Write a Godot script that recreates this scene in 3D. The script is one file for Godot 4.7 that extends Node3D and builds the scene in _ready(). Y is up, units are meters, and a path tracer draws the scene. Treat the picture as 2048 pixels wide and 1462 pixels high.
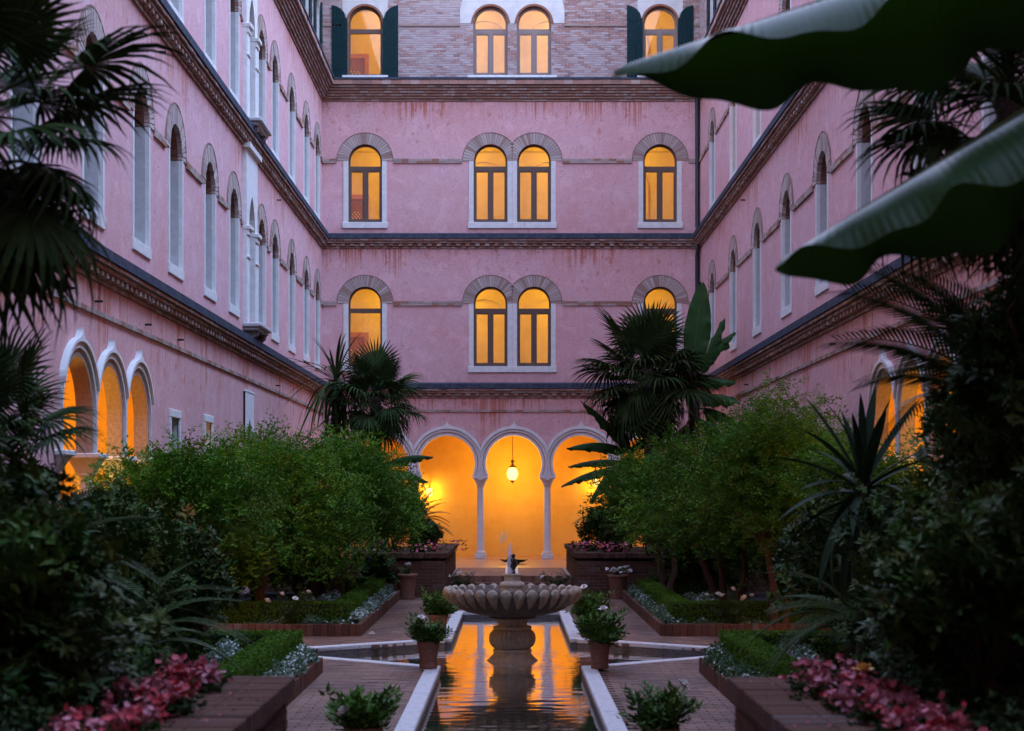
extends Node3D
# A cloister garden at dusk. x to the right, y up, the view runs along -z; «d» is the distance in front of the camera (z = -d).

const EYE := 2.31          # height of the lens above the garden paving
const HALF := 5.9          # half of the width of the court
const FAR_WALL := 51.56    # distance of the far wing
const MID := 24.2          # the fountain, middle of the court

var M := {}
var used := {}
var rng := RandomNumberGenerator.new()


func _ready() -> void:
	rng.seed = 11
	# --- camera
	var cam := Camera3D.new()
	cam.name = "camera"
	cam.projection = Camera3D.PROJECTION_FRUSTUM
	cam.near = 0.1
	cam.far = 400.0
	cam.size = 0.1 * 1462.0 / 3300.0
	cam.frustum_offset = Vector2(0.1 * 2.0 / 3300.0, 0.1 * 259.0 / 3300.0)
	cam.position = Vector3(0, EYE, 0)
	add_child(cam)
	cam.current = true
	# --- sky
	var we := WorldEnvironment.new()
	we.name = "environment"
	var env := Environment.new()
	env.background_mode = Environment.BG_SKY
	var sky := Sky.new()
	var sm := ProceduralSkyMaterial.new()
	sm.sky_top_color = lin(0.50, 0.62, 1.06)
	sm.sky_horizon_color = lin(1.7, 1.65, 2.0)
	sm.sky_curve = 0.26
	sm.ground_bottom_color = Color(0.10, 0.09, 0.10)
	sm.ground_horizon_color = Color(0.35, 0.32, 0.36)
	sky.sky_material = sm
	env.sky = sky
	env.background_energy_multiplier = 0.86
	env.tonemap_mode = Environment.TONE_MAPPER_LINEAR
	env.tonemap_exposure = 4.1
	env.sdfgi_enabled = true
	env.ssao_enabled = true
	env.ssil_enabled = true
	we.environment = env
	var lens := CameraAttributesPhysical.new()
	lens.frustum_focal_length = 55.0
	lens.frustum_focus_distance = 36.0
	lens.exposure_aperture = 2.5
	we.camera_attributes = lens
	add_child(we)
	# --- the last glow of the evening, over the right wing
	var sun := DirectionalLight3D.new()
	sun.name = "dusk_glow"
	sun.light_energy = 0.34
	sun.light_color = Color(0.63, 0.80, 1.0)
	sun.light_angular_distance = 40.0
	sun.shadow_enabled = true
	sun.sky_mode = DirectionalLight3D.SKY_MODE_LIGHT_ONLY
	sun.rotation_degrees = Vector3(-56, 72, 0)
	add_child(sun)
	# --- structure
	make_materials()
	build_ground()
	build_wings()
	build_canal()
	# --- objects
	build_fountain()
	build_lamps()
	build_planters()
	build_beds()
	build_pots()
	build_trees()
	build_palms()
	build_bananas()
	build_shrubs()


# ---------------------------------------------------------------- naming
func numbered(called: String) -> String:
	var k: int = used.get(called, -1) + 1
	used[called] = k
	return called if k == 0 else "%s_%03d" % [called, k]


func tag(o: Node, label: String, category: String, group := "", kind := "") -> void:
	if label:
		o.set_meta("label", label)
	if category:
		o.set_meta("category", category)
	if group:
		o.set_meta("group", group)
	if kind:
		o.set_meta("kind", kind)


const GROUPS := {
	"potted_gardenia": "gardenia pots beside the canal", "flower_tub": "flower tubs before the far planters", "pomegranate_tree": "small-leaved trees in the garden beds",
	"shrub": "evergreen shrubs of the garden", "fan_palm": "fan palms", "cycad": "cycads", "box_hedge": "clipped hedges round the beds", "brick_planter": "brick planters at the steps",
	"brick_edging": "brick edgings of the beds", "banana_plant": "banana plants", "wall_lamp": "wall lamps of the end loggia", "ceiling_lamp": "ceiling globes of the passages",
	"white_edging_flowers": "white flower drifts", "rose_bush": "white rose bushes", "hanging_lantern": "hanging lanterns of the loggias", "sword_leaved_plant": "sword-leaved plants",
	"pink_flowers": "pink flowers on the planters",
}


func thing(called: String, label: String, category: String, at := Vector3.ZERO, turn := 0.0, group := "") -> Node3D:
	var o := Node3D.new()
	o.name = numbered(called)
	o.position = at
	o.rotation.y = turn
	tag(o, label, category, group if group else GROUPS.get(called, ""))
	add_child(o)
	return o


func piece(parent: Node, called: String, m: Mesh, mat: Material) -> MeshInstance3D:
	var o := MeshInstance3D.new()
	o.name = numbered(called) if parent == self else called
	o.mesh = m
	o.material_override = mat
	o.cast_shadow = GeometryInstance3D.SHADOW_CASTING_SETTING_ON
	parent.add_child(o, true)
	return o


func stuff(parent: Node, called: String, m: Mesh, mat: Material) -> MeshInstance3D:
	var o := piece(parent, called, m, mat)
	o.set_meta("kind", "stuff")
	return o


func struct(called: String, m: Mesh, mat: Material) -> MeshInstance3D:
	var o := piece(self, called, m, mat)
	o.set_meta("kind", "structure")
	return o


func scatter(parent: Node, called: String, m: Mesh, mat: Material, at: Array, tint: Array) -> MultiMeshInstance3D:
	var mm := MultiMesh.new()
	mm.transform_format = MultiMesh.TRANSFORM_3D
	mm.use_colors = true
	mm.mesh = m
	mm.instance_count = at.size()
	for i in at.size():
		mm.set_instance_transform(i, at[i])
		mm.set_instance_color(i, tint[i])
	var o := MultiMeshInstance3D.new()
	o.name = called
	o.multimesh = mm
	o.material_override = mat
	o.set_meta("kind", "stuff")
	parent.add_child(o, true)
	return o


# ---------------------------------------------------------------- mesh collecting
class MB:
	var v := PackedVector3Array()
	var n := PackedVector3Array()
	var t := PackedVector2Array()
	var c := PackedColorArray()
	var ix := PackedInt32Array()
	var col := Color(1, 1, 1)

	func vert(p: Vector3, nn: Vector3, uv: Vector2) -> void:
		v.push_back(p)
		n.push_back(nn)
		t.push_back(uv)
		c.push_back(col)

	# a, b, p, d run anticlockwise seen from outside
	func quad(a: Vector3, b: Vector3, p: Vector3, d: Vector3, u0 := Vector2(0, 1), u1 := Vector2(1, 1), u2 := Vector2(1, 0), u3 := Vector2(0, 0)) -> void:
		var nn := (b - a).cross(p - a)
		if nn.length_squared() < 1e-14:
			nn = (p - a).cross(d - a)
			if nn.length_squared() < 1e-16:
				return
		nn = nn.normalized()
		var k := v.size()
		vert(a, nn, u0)
		vert(b, nn, u1)
		vert(p, nn, u2)
		vert(d, nn, u3)
		for q in [0, 2, 1, 0, 3, 2]:
			ix.push_back(k + q)

	func tri(a: Vector3, b: Vector3, p: Vector3, u0 := Vector2(0, 1), u1 := Vector2(1, 1), u2 := Vector2(1, 0)) -> void:
		var nn := (b - a).cross(p - a)
		if nn.length_squared() < 1e-16:
			return
		nn = nn.normalized()
		var k := v.size()
		vert(a, nn, u0)
		vert(b, nn, u1)
		vert(p, nn, u2)
		for q in [0, 2, 1]:
			ix.push_back(k + q)

	# turned so that it faces away from «o»
	func oquad(a: Vector3, b: Vector3, p: Vector3, d: Vector3, o: Vector3) -> void:
		var nn := (b - a).cross(p - a)
		if nn.length_squared() < 1e-14:
			nn = (p - a).cross(d - a)
		var s0 := a.distance_to(b)
		var s1 := a.distance_to(d)
		if nn.dot((a + b + p + d) * 0.25 - o) >= 0.0:
			quad(a, b, p, d, Vector2(0, s1), Vector2(s0, s1), Vector2(s0, 0), Vector2(0, 0))
		else:
			quad(d, p, b, a, Vector2(0, 0), Vector2(s0, 0), Vector2(s0, s1), Vector2(0, s1))

	func otri(a: Vector3, b: Vector3, p: Vector3, o: Vector3) -> void:
		if (b - a).cross(p - a).dot((a + b + p) / 3.0 - o) >= 0.0:
			tri(a, b, p)
		else:
			tri(a, p, b)

	# eight corners: 0..3 round one face, 4..7 round the opposite one
	func hexa(p: Array) -> void:
		var o := Vector3.ZERO
		for q in p:
			o += q
		o /= 8.0
		oquad(p[0], p[1], p[2], p[3], o)
		oquad(p[4], p[5], p[6], p[7], o)
		for i in 4:
			var j := (i + 1) % 4
			oquad(p[i], p[j], p[4 + j], p[4 + i], o)

	func box(lo: Vector3, hi: Vector3, x := Transform3D.IDENTITY) -> void:
		var p := []
		for y in [lo.y, hi.y]:
			p.append(x * Vector3(lo.x, y, lo.z))
			p.append(x * Vector3(hi.x, y, lo.z))
			p.append(x * Vector3(hi.x, y, hi.z))
			p.append(x * Vector3(lo.x, y, hi.z))
		hexa(p)

	# a box with chamfered edges (44 triangles)
	func bevel(lo: Vector3, hi: Vector3, b: float, x := Transform3D.IDENTITY) -> void:
		var mid := x * ((lo + hi) * 0.5)
		var at := func(s: Vector3, axis: int) -> Vector3:
			var q := Vector3(hi.x if s.x > 0 else lo.x, hi.y if s.y > 0 else lo.y, hi.z if s.z > 0 else lo.z)
			for k in 3:
				if k != axis:
					q[k] -= s[k] * b
			return x * q
		for a in 3:
			var e := (a + 1) % 3
			var f := (a + 2) % 3
			for s in [-1.0, 1.0]:
				var q := []
				for w in [[-1.0, -1.0], [1.0, -1.0], [1.0, 1.0], [-1.0, 1.0]]:
					var sg := Vector3.ZERO
					sg[a] = s
					sg[e] = w[0]
					sg[f] = w[1]
					q.append(at.call(sg, a))
				oquad(q[0], q[1], q[2], q[3], mid)
				for s2 in [-1.0, 1.0]:
					var g0 := Vector3.ZERO
					g0[a] = s
					g0[e] = s2
					g0[f] = -1.0
					var g1 := g0
					g1[f] = 1.0
					oquad(at.call(g0, a), at.call(g1, a), at.call(g1, e), at.call(g0, e), mid)
		for i in 8:
			var s3 := Vector3(1 if i & 1 else -1, 1 if i & 2 else -1, 1 if i & 4 else -1)
			otri(at.call(s3, 0), at.call(s3, 1), at.call(s3, 2), mid)

	# smooth sheet: rows x cols points, columns joined end to end when closed
	func grid(p: PackedVector3Array, rows: int, cols: int, closed := false, flip := false, uvs := PackedVector2Array()) -> void:
		var k := v.size()
		var nn := PackedVector3Array()
		nn.resize(p.size())
		var wide := cols if closed else cols - 1
		for r in rows - 1:
			for q in wide:
				var i0 := r * cols + q
				var i1 := r * cols + (q + 1) % cols
				var i2 := i1 + cols
				var i3 := i0 + cols
				var f := (p[i2] - p[i0]).cross(p[i3] - p[i1])
				if flip:
					f = -f
				nn[i0] += f
				nn[i1] += f
				nn[i2] += f
				nn[i3] += f
				if flip:
					for z in [i0, i1, i2, i0, i2, i3]:
						ix.push_back(k + z)
				else:
					for z in [i0, i2, i1, i0, i3, i2]:
						ix.push_back(k + z)
		for i in p.size():
			vert(p[i], nn[i].normalized() if nn[i].length_squared() > 1e-20 else Vector3.UP, uvs[i] if uvs.size() else Vector2.ZERO)

	# profile of (radius, height) from the bottom up; repeat a point for a crisp edge
	func lathe(profile: Array, seg: int, at := Vector3.ZERO, ribs := 0, deep := 0.0) -> void:
		var p := PackedVector3Array()
		for q in profile:
			for s in seg:
				var a := TAU * s / seg
				var r: float = q.x * (1.0 + deep * (absf(sin(a * ribs * 0.5)) - 1.0) if ribs else 1.0)
				p.push_back(at + Vector3(r * cos(a), q.y, r * sin(a)))
		grid(p, profile.size(), seg, true, true)

	func tube(path: Array, radii: Array, seg := 7) -> void:
		var p := PackedVector3Array()
		var side := Vector3(1, 0, 0.3).normalized()
		for i in path.size():
			var w: Vector3 = (path[mini(i + 1, path.size() - 1)] - path[maxi(i - 1, 0)]).normalized()
			side = (side - w * side.dot(w))
			side = side.normalized() if side.length() > 0.01 else w.cross(Vector3.UP).normalized()
			var up := w.cross(side)
			for s in seg:
				var a := TAU * s / seg
				p.push_back(path[i] + (side * cos(a) + up * sin(a)) * radii[i])
		grid(p, path.size(), seg, true)

	func mesh() -> ArrayMesh:
		var a := []
		a.resize(Mesh.ARRAY_MAX)
		a[Mesh.ARRAY_VERTEX] = v
		a[Mesh.ARRAY_NORMAL] = n
		a[Mesh.ARRAY_TEX_UV] = t
		a[Mesh.ARRAY_COLOR] = c
		a[Mesh.ARRAY_INDEX] = ix
		var m := ArrayMesh.new()
		m.add_surface_from_arrays(Mesh.PRIMITIVE_TRIANGLES, a)
		return m


# ---------------------------------------------------------------- materials
func lin(r: float, g: float, b: float) -> Color:
	return Color(r, g, b).linear_to_srgb()


func noise_tex(kind: int, freq: float, oct: int, ramp: Array, sd: int, size := 256, bump := false, strength := 4.0) -> NoiseTexture2D:
	var f := FastNoiseLite.new()
	f.noise_type = kind
	f.frequency = freq
	f.fractal_octaves = oct
	f.seed = sd
	var t := NoiseTexture2D.new()
	t.width = size
	t.height = size
	t.seamless = true
	t.noise = f
	if bump:
		t.as_normal_map = true
		t.bump_strength = strength
	else:
		var g := Gradient.new()
		g.offsets = PackedFloat32Array([0.0, 0.5, 1.0])
		g.colors = PackedColorArray(ramp)
		t.color_ramp = g
	return t


# a surface mottled between three tones, with fine relief, laid on from three sides
func mottled(called: String, a: Color, b: Color, c: Color, metres: float, rough: float, relief := 0.5, sd := 1, freq := 0.02) -> StandardMaterial3D:
	var m := StandardMaterial3D.new()
	m.resource_name = called
	m.albedo_texture = noise_tex(FastNoiseLite.TYPE_SIMPLEX_SMOOTH, freq, 5, [a, b, c], sd)
	m.roughness = rough
	m.uv1_triplanar = true
	m.uv1_world_triplanar = true
	m.uv1_scale = Vector3.ONE / metres
	if relief > 0.0:
		m.normal_enabled = true
		m.normal_texture = M.relief if M.has("relief") else null
		m.normal_scale = relief
	M[called] = m
	return m


func plain(called: String, a: Color, rough: float, metal := 0.0, by_vertex := false) -> StandardMaterial3D:
	var m := StandardMaterial3D.new()
	m.resource_name = called
	m.albedo_color = a
	m.roughness = rough
	m.metallic = metal
	m.vertex_color_use_as_albedo = by_vertex
	M[called] = m
	return m


func leafy(called: String, rough: float, back: Color, spec := 0.5) -> StandardMaterial3D:
	var m := plain(called, Color(1, 1, 1), rough, 0.0, true)
	m.metallic_specular = spec
	if back != Color.BLACK:
		m.backlight_enabled = true
		m.backlight = back
	m.cull_mode = BaseMaterial3D.CULL_DISABLED
	return m


# stained lime plaster: the picture covers 12.8 m along the wall and one storey in height
func stucco(called: String, sd: int, tones: Array, stain: Color, streaks: float, damp: float) -> void:
	var w := 1024
	var h := 384
	var im := Image.create(w, h, false, Image.FORMAT_RGB8)
	var a := FastNoiseLite.new()
	a.seed = sd
	a.frequency = 0.55
	a.fractal_octaves = 4
	var b := FastNoiseLite.new()
	b.seed = sd + 7
	b.frequency = 3.2
	b.fractal_octaves = 4
	var f := FastNoiseLite.new()
	f.seed = sd + 13
	f.frequency = 16.0
	f.fractal_octaves = 2
	var line := PackedFloat32Array()
	var reach := PackedFloat32Array()
	for x in w:
		var q := Vector2(cos(TAU * x / w), sin(TAU * x / w)) * 2.04
		var s := b.get_noise_3d(q.x * 3.0, q.y * 3.0, 40.0) + 0.5 * f.get_noise_3d(q.x, q.y, 9.0)
		line.push_back(clampf(s * 1.8 + 0.15, 0.0, 1.0) * clampf(0.45 + 2.2 * a.get_noise_3d(q.x * 1.3, q.y * 1.3, 60.0), 0.0, 1.0))
		reach.push_back(0.05 + 0.22 * clampf(a.get_noise_3d(q.x * 2.0, q.y * 2.0, 90.0) + 0.35 + 0.5 * s, 0.0, 1.0))
	for y in h:
		var v := float(y) / h
		for x in w:
			var q := Vector2(cos(TAU * x / w), sin(TAU * x / w)) * 2.04
			var yy := v * 4.6
			var n1 := a.get_noise_3d(q.x, q.y, yy)
			var n2 := b.get_noise_3d(q.x, q.y, yy * 0.7)
			var n3 := f.get_noise_3d(q.x, q.y, yy)
			var k := clampf(0.5 + n1 * 0.5 + n2 * 0.34 + n3 * 0.2 + 0.16 * (line[x] - 0.3), 0.0, 1.0)
			var co: Color = tones[0].lerp(tones[1], k * 2.0) if k < 0.5 else tones[1].lerp(tones[2], k * 2.0 - 1.0)
			var st := line[x] * streaks * clampf(1.0 - v / reach[x], 0.0, 1.0)
			st += damp * clampf((v - 0.86) / 0.14, 0.0, 1.0) * clampf(0.4 + n2 * 1.5, 0.0, 1.0)
			st += 0.5 * streaks * clampf(n2 * 2.2 - 0.55, 0.0, 1.0) * clampf(1.0 - v * 1.6, 0.0, 1.0)
			co = co.lerp(stain, clampf(st, 0.0, 0.85))
			# worn places where the paint has gone pale, and hairline cracks
			co = co.lerp(tones[2] * 1.12, clampf(a.get_noise_3d(q.x * 2.6 + 20.0, q.y * 2.6, yy * 2.6) * 1.6 - 0.3, 0.0, 0.22))
			var crack := absf(b.get_noise_3d(q.x * 0.45, q.y * 0.45 + 7.0, yy * 0.22))
			if crack < 0.006 and n1 > 0.05:
				co = co * 0.80
			co = co * (1.0 + 0.05 * n3)
			im.set_pixel(x, y, co)
	var m := StandardMaterial3D.new()
	m.resource_name = called
	m.albedo_texture = ImageTexture.create_from_image(im)
	m.roughness = 0.92
	m.metallic_specular = 0.25
	M[called] = m


func make_materials() -> void:
	M.relief = noise_tex(FastNoiseLite.TYPE_SIMPLEX_SMOOTH, 0.06, 5, [], 3, 256, true, 6.0)
	stucco("pink_stucco", 5, [lin(0.555, 0.290, 0.285), lin(0.585, 0.345, 0.36), lin(0.605, 0.385, 0.42)], lin(0.42, 0.145, 0.10), 1.7, 0.3)
	stucco("pink_stucco_low", 23, [lin(0.545, 0.280, 0.27), lin(0.58, 0.335, 0.34), lin(0.60, 0.375, 0.40)], lin(0.42, 0.145, 0.10), 1.8, 0.5)
	mottled("stone", lin(0.56, 0.55, 0.54), lin(0.62, 0.61, 0.60), lin(0.67, 0.66, 0.65), 1.6, 0.8, 0.15, 2, 0.03)
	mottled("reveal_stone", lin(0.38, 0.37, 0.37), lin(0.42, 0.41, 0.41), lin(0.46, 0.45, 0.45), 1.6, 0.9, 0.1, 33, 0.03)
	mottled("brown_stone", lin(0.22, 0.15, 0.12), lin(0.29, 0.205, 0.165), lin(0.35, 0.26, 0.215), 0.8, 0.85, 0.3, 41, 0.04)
	mottled("pave_bed", lin(0.10, 0.075, 0.065), lin(0.14, 0.11, 0.095), lin(0.18, 0.145, 0.13), 0.9, 0.95, 0.6, 34, 0.04)
	mottled("dark_mortar", lin(0.10, 0.085, 0.08), lin(0.14, 0.12, 0.115), lin(0.19, 0.165, 0.155), 0.9, 0.95, 0.5, 35, 0.04)
	mottled("kerb_stone", lin(0.44, 0.43, 0.42), lin(0.60, 0.585, 0.575), lin(0.68, 0.66, 0.65), 1.3, 0.55, 0.3, 4, 0.04)
	mottled("wet_stone", lin(0.05, 0.045, 0.04), lin(0.11, 0.095, 0.09), lin(0.20, 0.175, 0.165), 0.7, 0.5, 0.4, 38, 0.04)
	mottled("fountain_stone", lin(0.22, 0.18, 0.125), lin(0.36, 0.30, 0.215), lin(0.48, 0.41, 0.31), 0.9, 0.75, 0.6, 6, 0.03)
	mottled("fountain_dark", lin(0.09, 0.07, 0.055), lin(0.14, 0.11, 0.09), lin(0.20, 0.16, 0.13), 0.9, 0.85, 0.5, 36, 0.03)
	mottled("lead", lin(0.035, 0.042, 0.06), lin(0.05, 0.06, 0.085), lin(0.075, 0.085, 0.11), 1.2, 0.8, 0.3, 8)
	M.lead.metallic_specular = 0.2
	mottled("wood_brown", lin(0.06, 0.035, 0.025), lin(0.09, 0.05, 0.035), lin(0.13, 0.075, 0.05), 0.5, 0.55, 0.3, 9, 0.05)
	mottled("wood_grey", lin(0.14, 0.10, 0.09), lin(0.20, 0.155, 0.14), lin(0.28, 0.22, 0.20), 0.5, 0.6, 0.3, 10, 0.05)
	mottled("plaster", lin(0.46, 0.455, 0.44), lin(0.52, 0.515, 0.50), lin(0.57, 0.565, 0.55), 2.2, 0.9, 0.08, 12)
	mottled("mortar", lin(0.34, 0.28, 0.26), lin(0.42, 0.36, 0.34), lin(0.50, 0.45, 0.43), 0.9, 0.95, 0.6, 14, 0.04)
	mottled("terracotta", lin(0.16, 0.065, 0.04), lin(0.23, 0.098, 0.06), lin(0.31, 0.165, 0.115), 0.5, 0.8, 0.4, 15, 0.03)
	mottled("soil", lin(0.010, 0.008, 0.006), lin(0.02, 0.015, 0.011), lin(0.035, 0.027, 0.02), 0.7, 0.98, 1.5, 16, 0.06)
	mottled("terrace_floor", lin(0.30, 0.15, 0.09), lin(0.38, 0.21, 0.13), lin(0.46, 0.28, 0.19), 1.8, 0.32, 0.15, 17, 0.03)
	mottled("ochre_paint", lin(0.70, 0.42, 0.085), lin(0.745, 0.465, 0.105), lin(0.78, 0.50, 0.125), 3.0, 0.9, 0.08, 18)
	mottled("room_paint", lin(0.70, 0.55, 0.16), lin(0.74, 0.60, 0.18), lin(0.78, 0.64, 0.205), 3.5, 0.9, 0.08, 19)
	mottled("door_wood", lin(0.20, 0.06, 0.02), lin(0.28, 0.09, 0.03), lin(0.34, 0.12, 0.045), 0.6, 0.5, 0.2, 20, 0.05)
	mottled("frame_wood", lin(0.42, 0.16, 0.04), lin(0.50, 0.20, 0.05), lin(0.56, 0.24, 0.07), 0.6, 0.5, 0.2, 37, 0.05)
	mottled("bark", lin(0.07, 0.035, 0.022), lin(0.12, 0.06, 0.038), lin(0.18, 0.10, 0.065), 0.35, 0.9, 1.6, 21, 0.05)
	mottled("palm_bark", lin(0.025, 0.018, 0.012), lin(0.05, 0.036, 0.024), lin(0.09, 0.068, 0.045), 0.3, 0.95, 1.8, 22, 0.06)
	mottled("bronze", lin(0.025, 0.022, 0.018), lin(0.05, 0.042, 0.032), lin(0.07, 0.075, 0.06), 0.3, 0.4, 0.4, 24, 0.05)
	M.bronze.metallic = 0.7
	mottled("basin", lin(0.018, 0.020, 0.018), lin(0.03, 0.034, 0.03), lin(0.05, 0.055, 0.048), 0.8, 0.7, 0.4, 25)
	plain("shutter_green", lin(0.005, 0.024, 0.028), 0.75).metallic_specular = 0.25
	plain("iron", lin(0.02, 0.02, 0.022), 0.6, 0.3)
	plain("brass", lin(0.25, 0.15, 0.05), 0.4, 0.8)
	plain("curtain", lin(0.55, 0.55, 0.56), 0.9)
	plain("drain_metal", lin(0.035, 0.035, 0.042), 0.45, 0.5)
	plain("sign_print", lin(0.08, 0.05, 0.03), 0.6)
	var b := plain("bricks", Color(1, 1, 1), 0.9, 0.0, true)
	b.metallic_specular = 0.3
	b.uv1_triplanar = true
	b.uv1_world_triplanar = true
	b.uv1_scale = Vector3.ONE / 0.35
	b.normal_enabled = true
	b.normal_texture = M.relief
	b.normal_scale = 0.7
	b.albedo_texture = noise_tex(FastNoiseLite.TYPE_SIMPLEX_SMOOTH, 0.05, 4, [lin(0.62, 0.60, 0.58), lin(0.84, 0.83, 0.82), Color(1, 1, 1)], 31)
	var pv: StandardMaterial3D = b.duplicate()
	pv.roughness = 0.62
	pv.metallic_specular = 0.5
	M.pavers = pv
	var g := plain("glass", Color(0.92, 0.95, 1.0, 0.05), 0.02)
	g.transparency = BaseMaterial3D.TRANSPARENCY_ALPHA
	var w := plain("water", Color(0.50, 0.60, 0.54, 0.04), 0.05)
	w.refraction_enabled = true
	w.refraction_scale = 0.033
	var j := plain("spray", Color(0.88, 0.92, 1.0, 0.62), 0.6)
	j.transparency = BaseMaterial3D.TRANSPARENCY_ALPHA
	var lamp := plain("lamp_glow", lin(0.9, 0.75, 0.5), 0.4)
	lamp.emission_enabled = true
	lamp.emission = Color(1.0, 0.80, 0.42)
	lamp.emission_energy_multiplier = 0.8
	var lit := plain("lit_blind", lin(0.6, 0.5, 0.35), 0.9)
	lit.emission_enabled = true
	lit.emission = Color(1.0, 0.66, 0.30)
	lit.emission_energy_multiplier = 0.16
	leafy("small_leaf", 0.45, Color(0.36, 0.62, 0.14), 0.22)
	leafy("gloss_leaf", 0.48, Color(0.16, 0.3, 0.06), 0.25)
	leafy("palm_leaf", 0.5, Color(0.12, 0.22, 0.05), 0.15)
	leafy("banana_leaf", 0.36, Color(0.55, 0.62, 0.12), 0.24)
	leafy("petals", 0.7, Color(0.35, 0.3, 0.3), 0.2)
	var bl: StandardMaterial3D = M.banana_leaf
	bl.normal_enabled = true
	var im := Image.create(8, 512, false, Image.FORMAT_RGB8)
	var fn := FastNoiseLite.new()
	fn.frequency = 0.11
	fn.fractal_octaves = 3
	for y in 512:
		var d := 0.55 * (fn.get_noise_1d(y + 0.5) - fn.get_noise_1d(y - 0.5)) + 0.22 * sin(y * TAU * 20.0 / 512.0)
		for x in 8:
			im.set_pixel(x, y, Color(0.5, clampf(0.5 + d * 0.9, 0.0, 1.0), 1.0))
	bl.normal_texture = ImageTexture.create_from_image(im)
	bl.normal_scale = 0.35
	make_leaves()


# ---------------------------------------------------------------- walls with openings
# In a wing's own axes x runs along the wall, y up and z out of the wall; an opening is {u, hw, sill, spring, kind}
func head(o: Dictionary, du: float) -> float:
	if o.kind == "rect":
		return o.spring
	if o.kind == "gothic":
		var big: float = o.hw * 2.1
		return o.spring + sqrt(maxf(0.0, big * big - pow(absf(du) + big - o.hw, 2.0)))
	return o.spring + sqrt(maxf(0.0, o.hw * o.hw - du * du))


func panel(mb: MB, u0: float, u1: float, v0: float, v1: float, ops: Array, w: float, uo := 0.0, tall := Vector2.ZERO) -> void:
	var base := v0 if tall == Vector2.ZERO else tall.x
	var top := v1 if tall == Vector2.ZERO else tall.y
	var uv := func(u: float, v: float) -> Vector2: return Vector2((u + uo) / 12.8, (top - v) / (top - base))
	var put := func(a: float, b: float, y0: float, y1: float, y2: float, y3: float) -> void:
		mb.quad(Vector3(a, y0, w), Vector3(b, y1, w), Vector3(b, y2, w), Vector3(a, y3, w), uv.call(a, y0), uv.call(b, y1), uv.call(b, y2), uv.call(a, y3))
	var at := u0
	for o in ops:
		var l: float = o.u - o.hw
		var r: float = o.u + o.hw
		put.call(at, l, v0, v0, v1, v1)
		if o.sill > v0:
			put.call(l, r, v0, v0, o.sill, o.sill)
		var k := 1 if o.kind == "rect" else 18
		for i in k:
			var a: float = l + 2.0 * o.hw * i / k
			var b: float = l + 2.0 * o.hw * (i + 1) / k
			put.call(a, b, head(o, a - o.u), head(o, b - o.u), v1, v1)
		at = r
	put.call(at, u1, v0, v0, v1, v1)


# the sides of an opening through the wall, from depth w0 (outside) to w1
func reveal(mb: MB, o: Dictionary, w0: float, w1: float, jambs := true, arch := true) -> void:
	var pts := []
	if jambs:
		pts.append([Vector2(o.u - o.hw, o.sill), Vector2(o.u - o.hw, o.spring)])
		pts.append([Vector2(o.u + o.hw, o.spring), Vector2(o.u + o.hw, o.sill)])
		pts.append([Vector2(o.u + o.hw, o.sill), Vector2(o.u - o.hw, o.sill)])
	if arch:
		var k := 1 if o.kind == "rect" else 18
		for i in k:
			var a: float = -o.hw + 2.0 * o.hw * i / k
			var b: float = -o.hw + 2.0 * o.hw * (i + 1) / k
			pts.append([Vector2(o.u + a, head(o, a)), Vector2(o.u + b, head(o, b))])
	for q in pts:
		var a: Vector2 = q[0]
		var b: Vector2 = q[1]
		mb.quad(Vector3(a.x, a.y, w0), Vector3(b.x, b.y, w0), Vector3(b.x, b.y, w1), Vector3(a.x, a.y, w1))


# part of a ring with a square section; the outer edge is cut off at the lines x = cl and x = cr
func ring(mb: MB, cx: float, cy: float, r0: float, r1: float, a0: float, a1: float, w0: float, w1: float, seg: int, cl := -1e3, cr := 1e3) -> void:
	for i in seg:
		var q := []
		for j in 2:
			var a := lerpf(a0, a1, float(i + j) / seg)
			var ca := cos(a)
			var most := 1e3
			if ca > 0.001:
				most = (cr - cx) / ca
			elif ca < -0.001:
				most = (cx - cl) / -ca
			var ro := minf(r1, most)
			var ri := minf(r0, most)
			q.append([Vector2(cx + ri * ca, cy + ri * sin(a)), Vector2(cx + ro * ca, cy + ro * sin(a))])
		if q[0][0].distance_to(q[0][1]) < 0.002 and q[1][0].distance_to(q[1][1]) < 0.002:
			continue
		var p := func(e: Vector2, w: float) -> Vector3: return Vector3(e.x, e.y, w)
		mb.quad(p.call(q[0][0], w1), p.call(q[0][1], w1), p.call(q[1][1], w1), p.call(q[1][0], w1))
		mb.quad(p.call(q[0][0], w0), p.call(q[0][0], w1), p.call(q[1][0], w1), p.call(q[1][0], w0))
		mb.quad(p.call(q[0][1], w1), p.call(q[0][1], w0), p.call(q[1][1], w0), p.call(q[1][1], w1))


func brick_tone(pale: float) -> Color:
	var r := rng.randf()
	var c := Color(0.34, 0.125, 0.075).lerp(Color(0.46, 0.235, 0.165), rng.randf())
	if r < pale:
		c = Color(0.52, 0.40, 0.36).lerp(Color(0.60, 0.52, 0.49), rng.randf())
	elif r > 0.93:
		c = Color(0.17, 0.08, 0.06)
	return c * rng.randf_range(0.82, 1.12)


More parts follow.
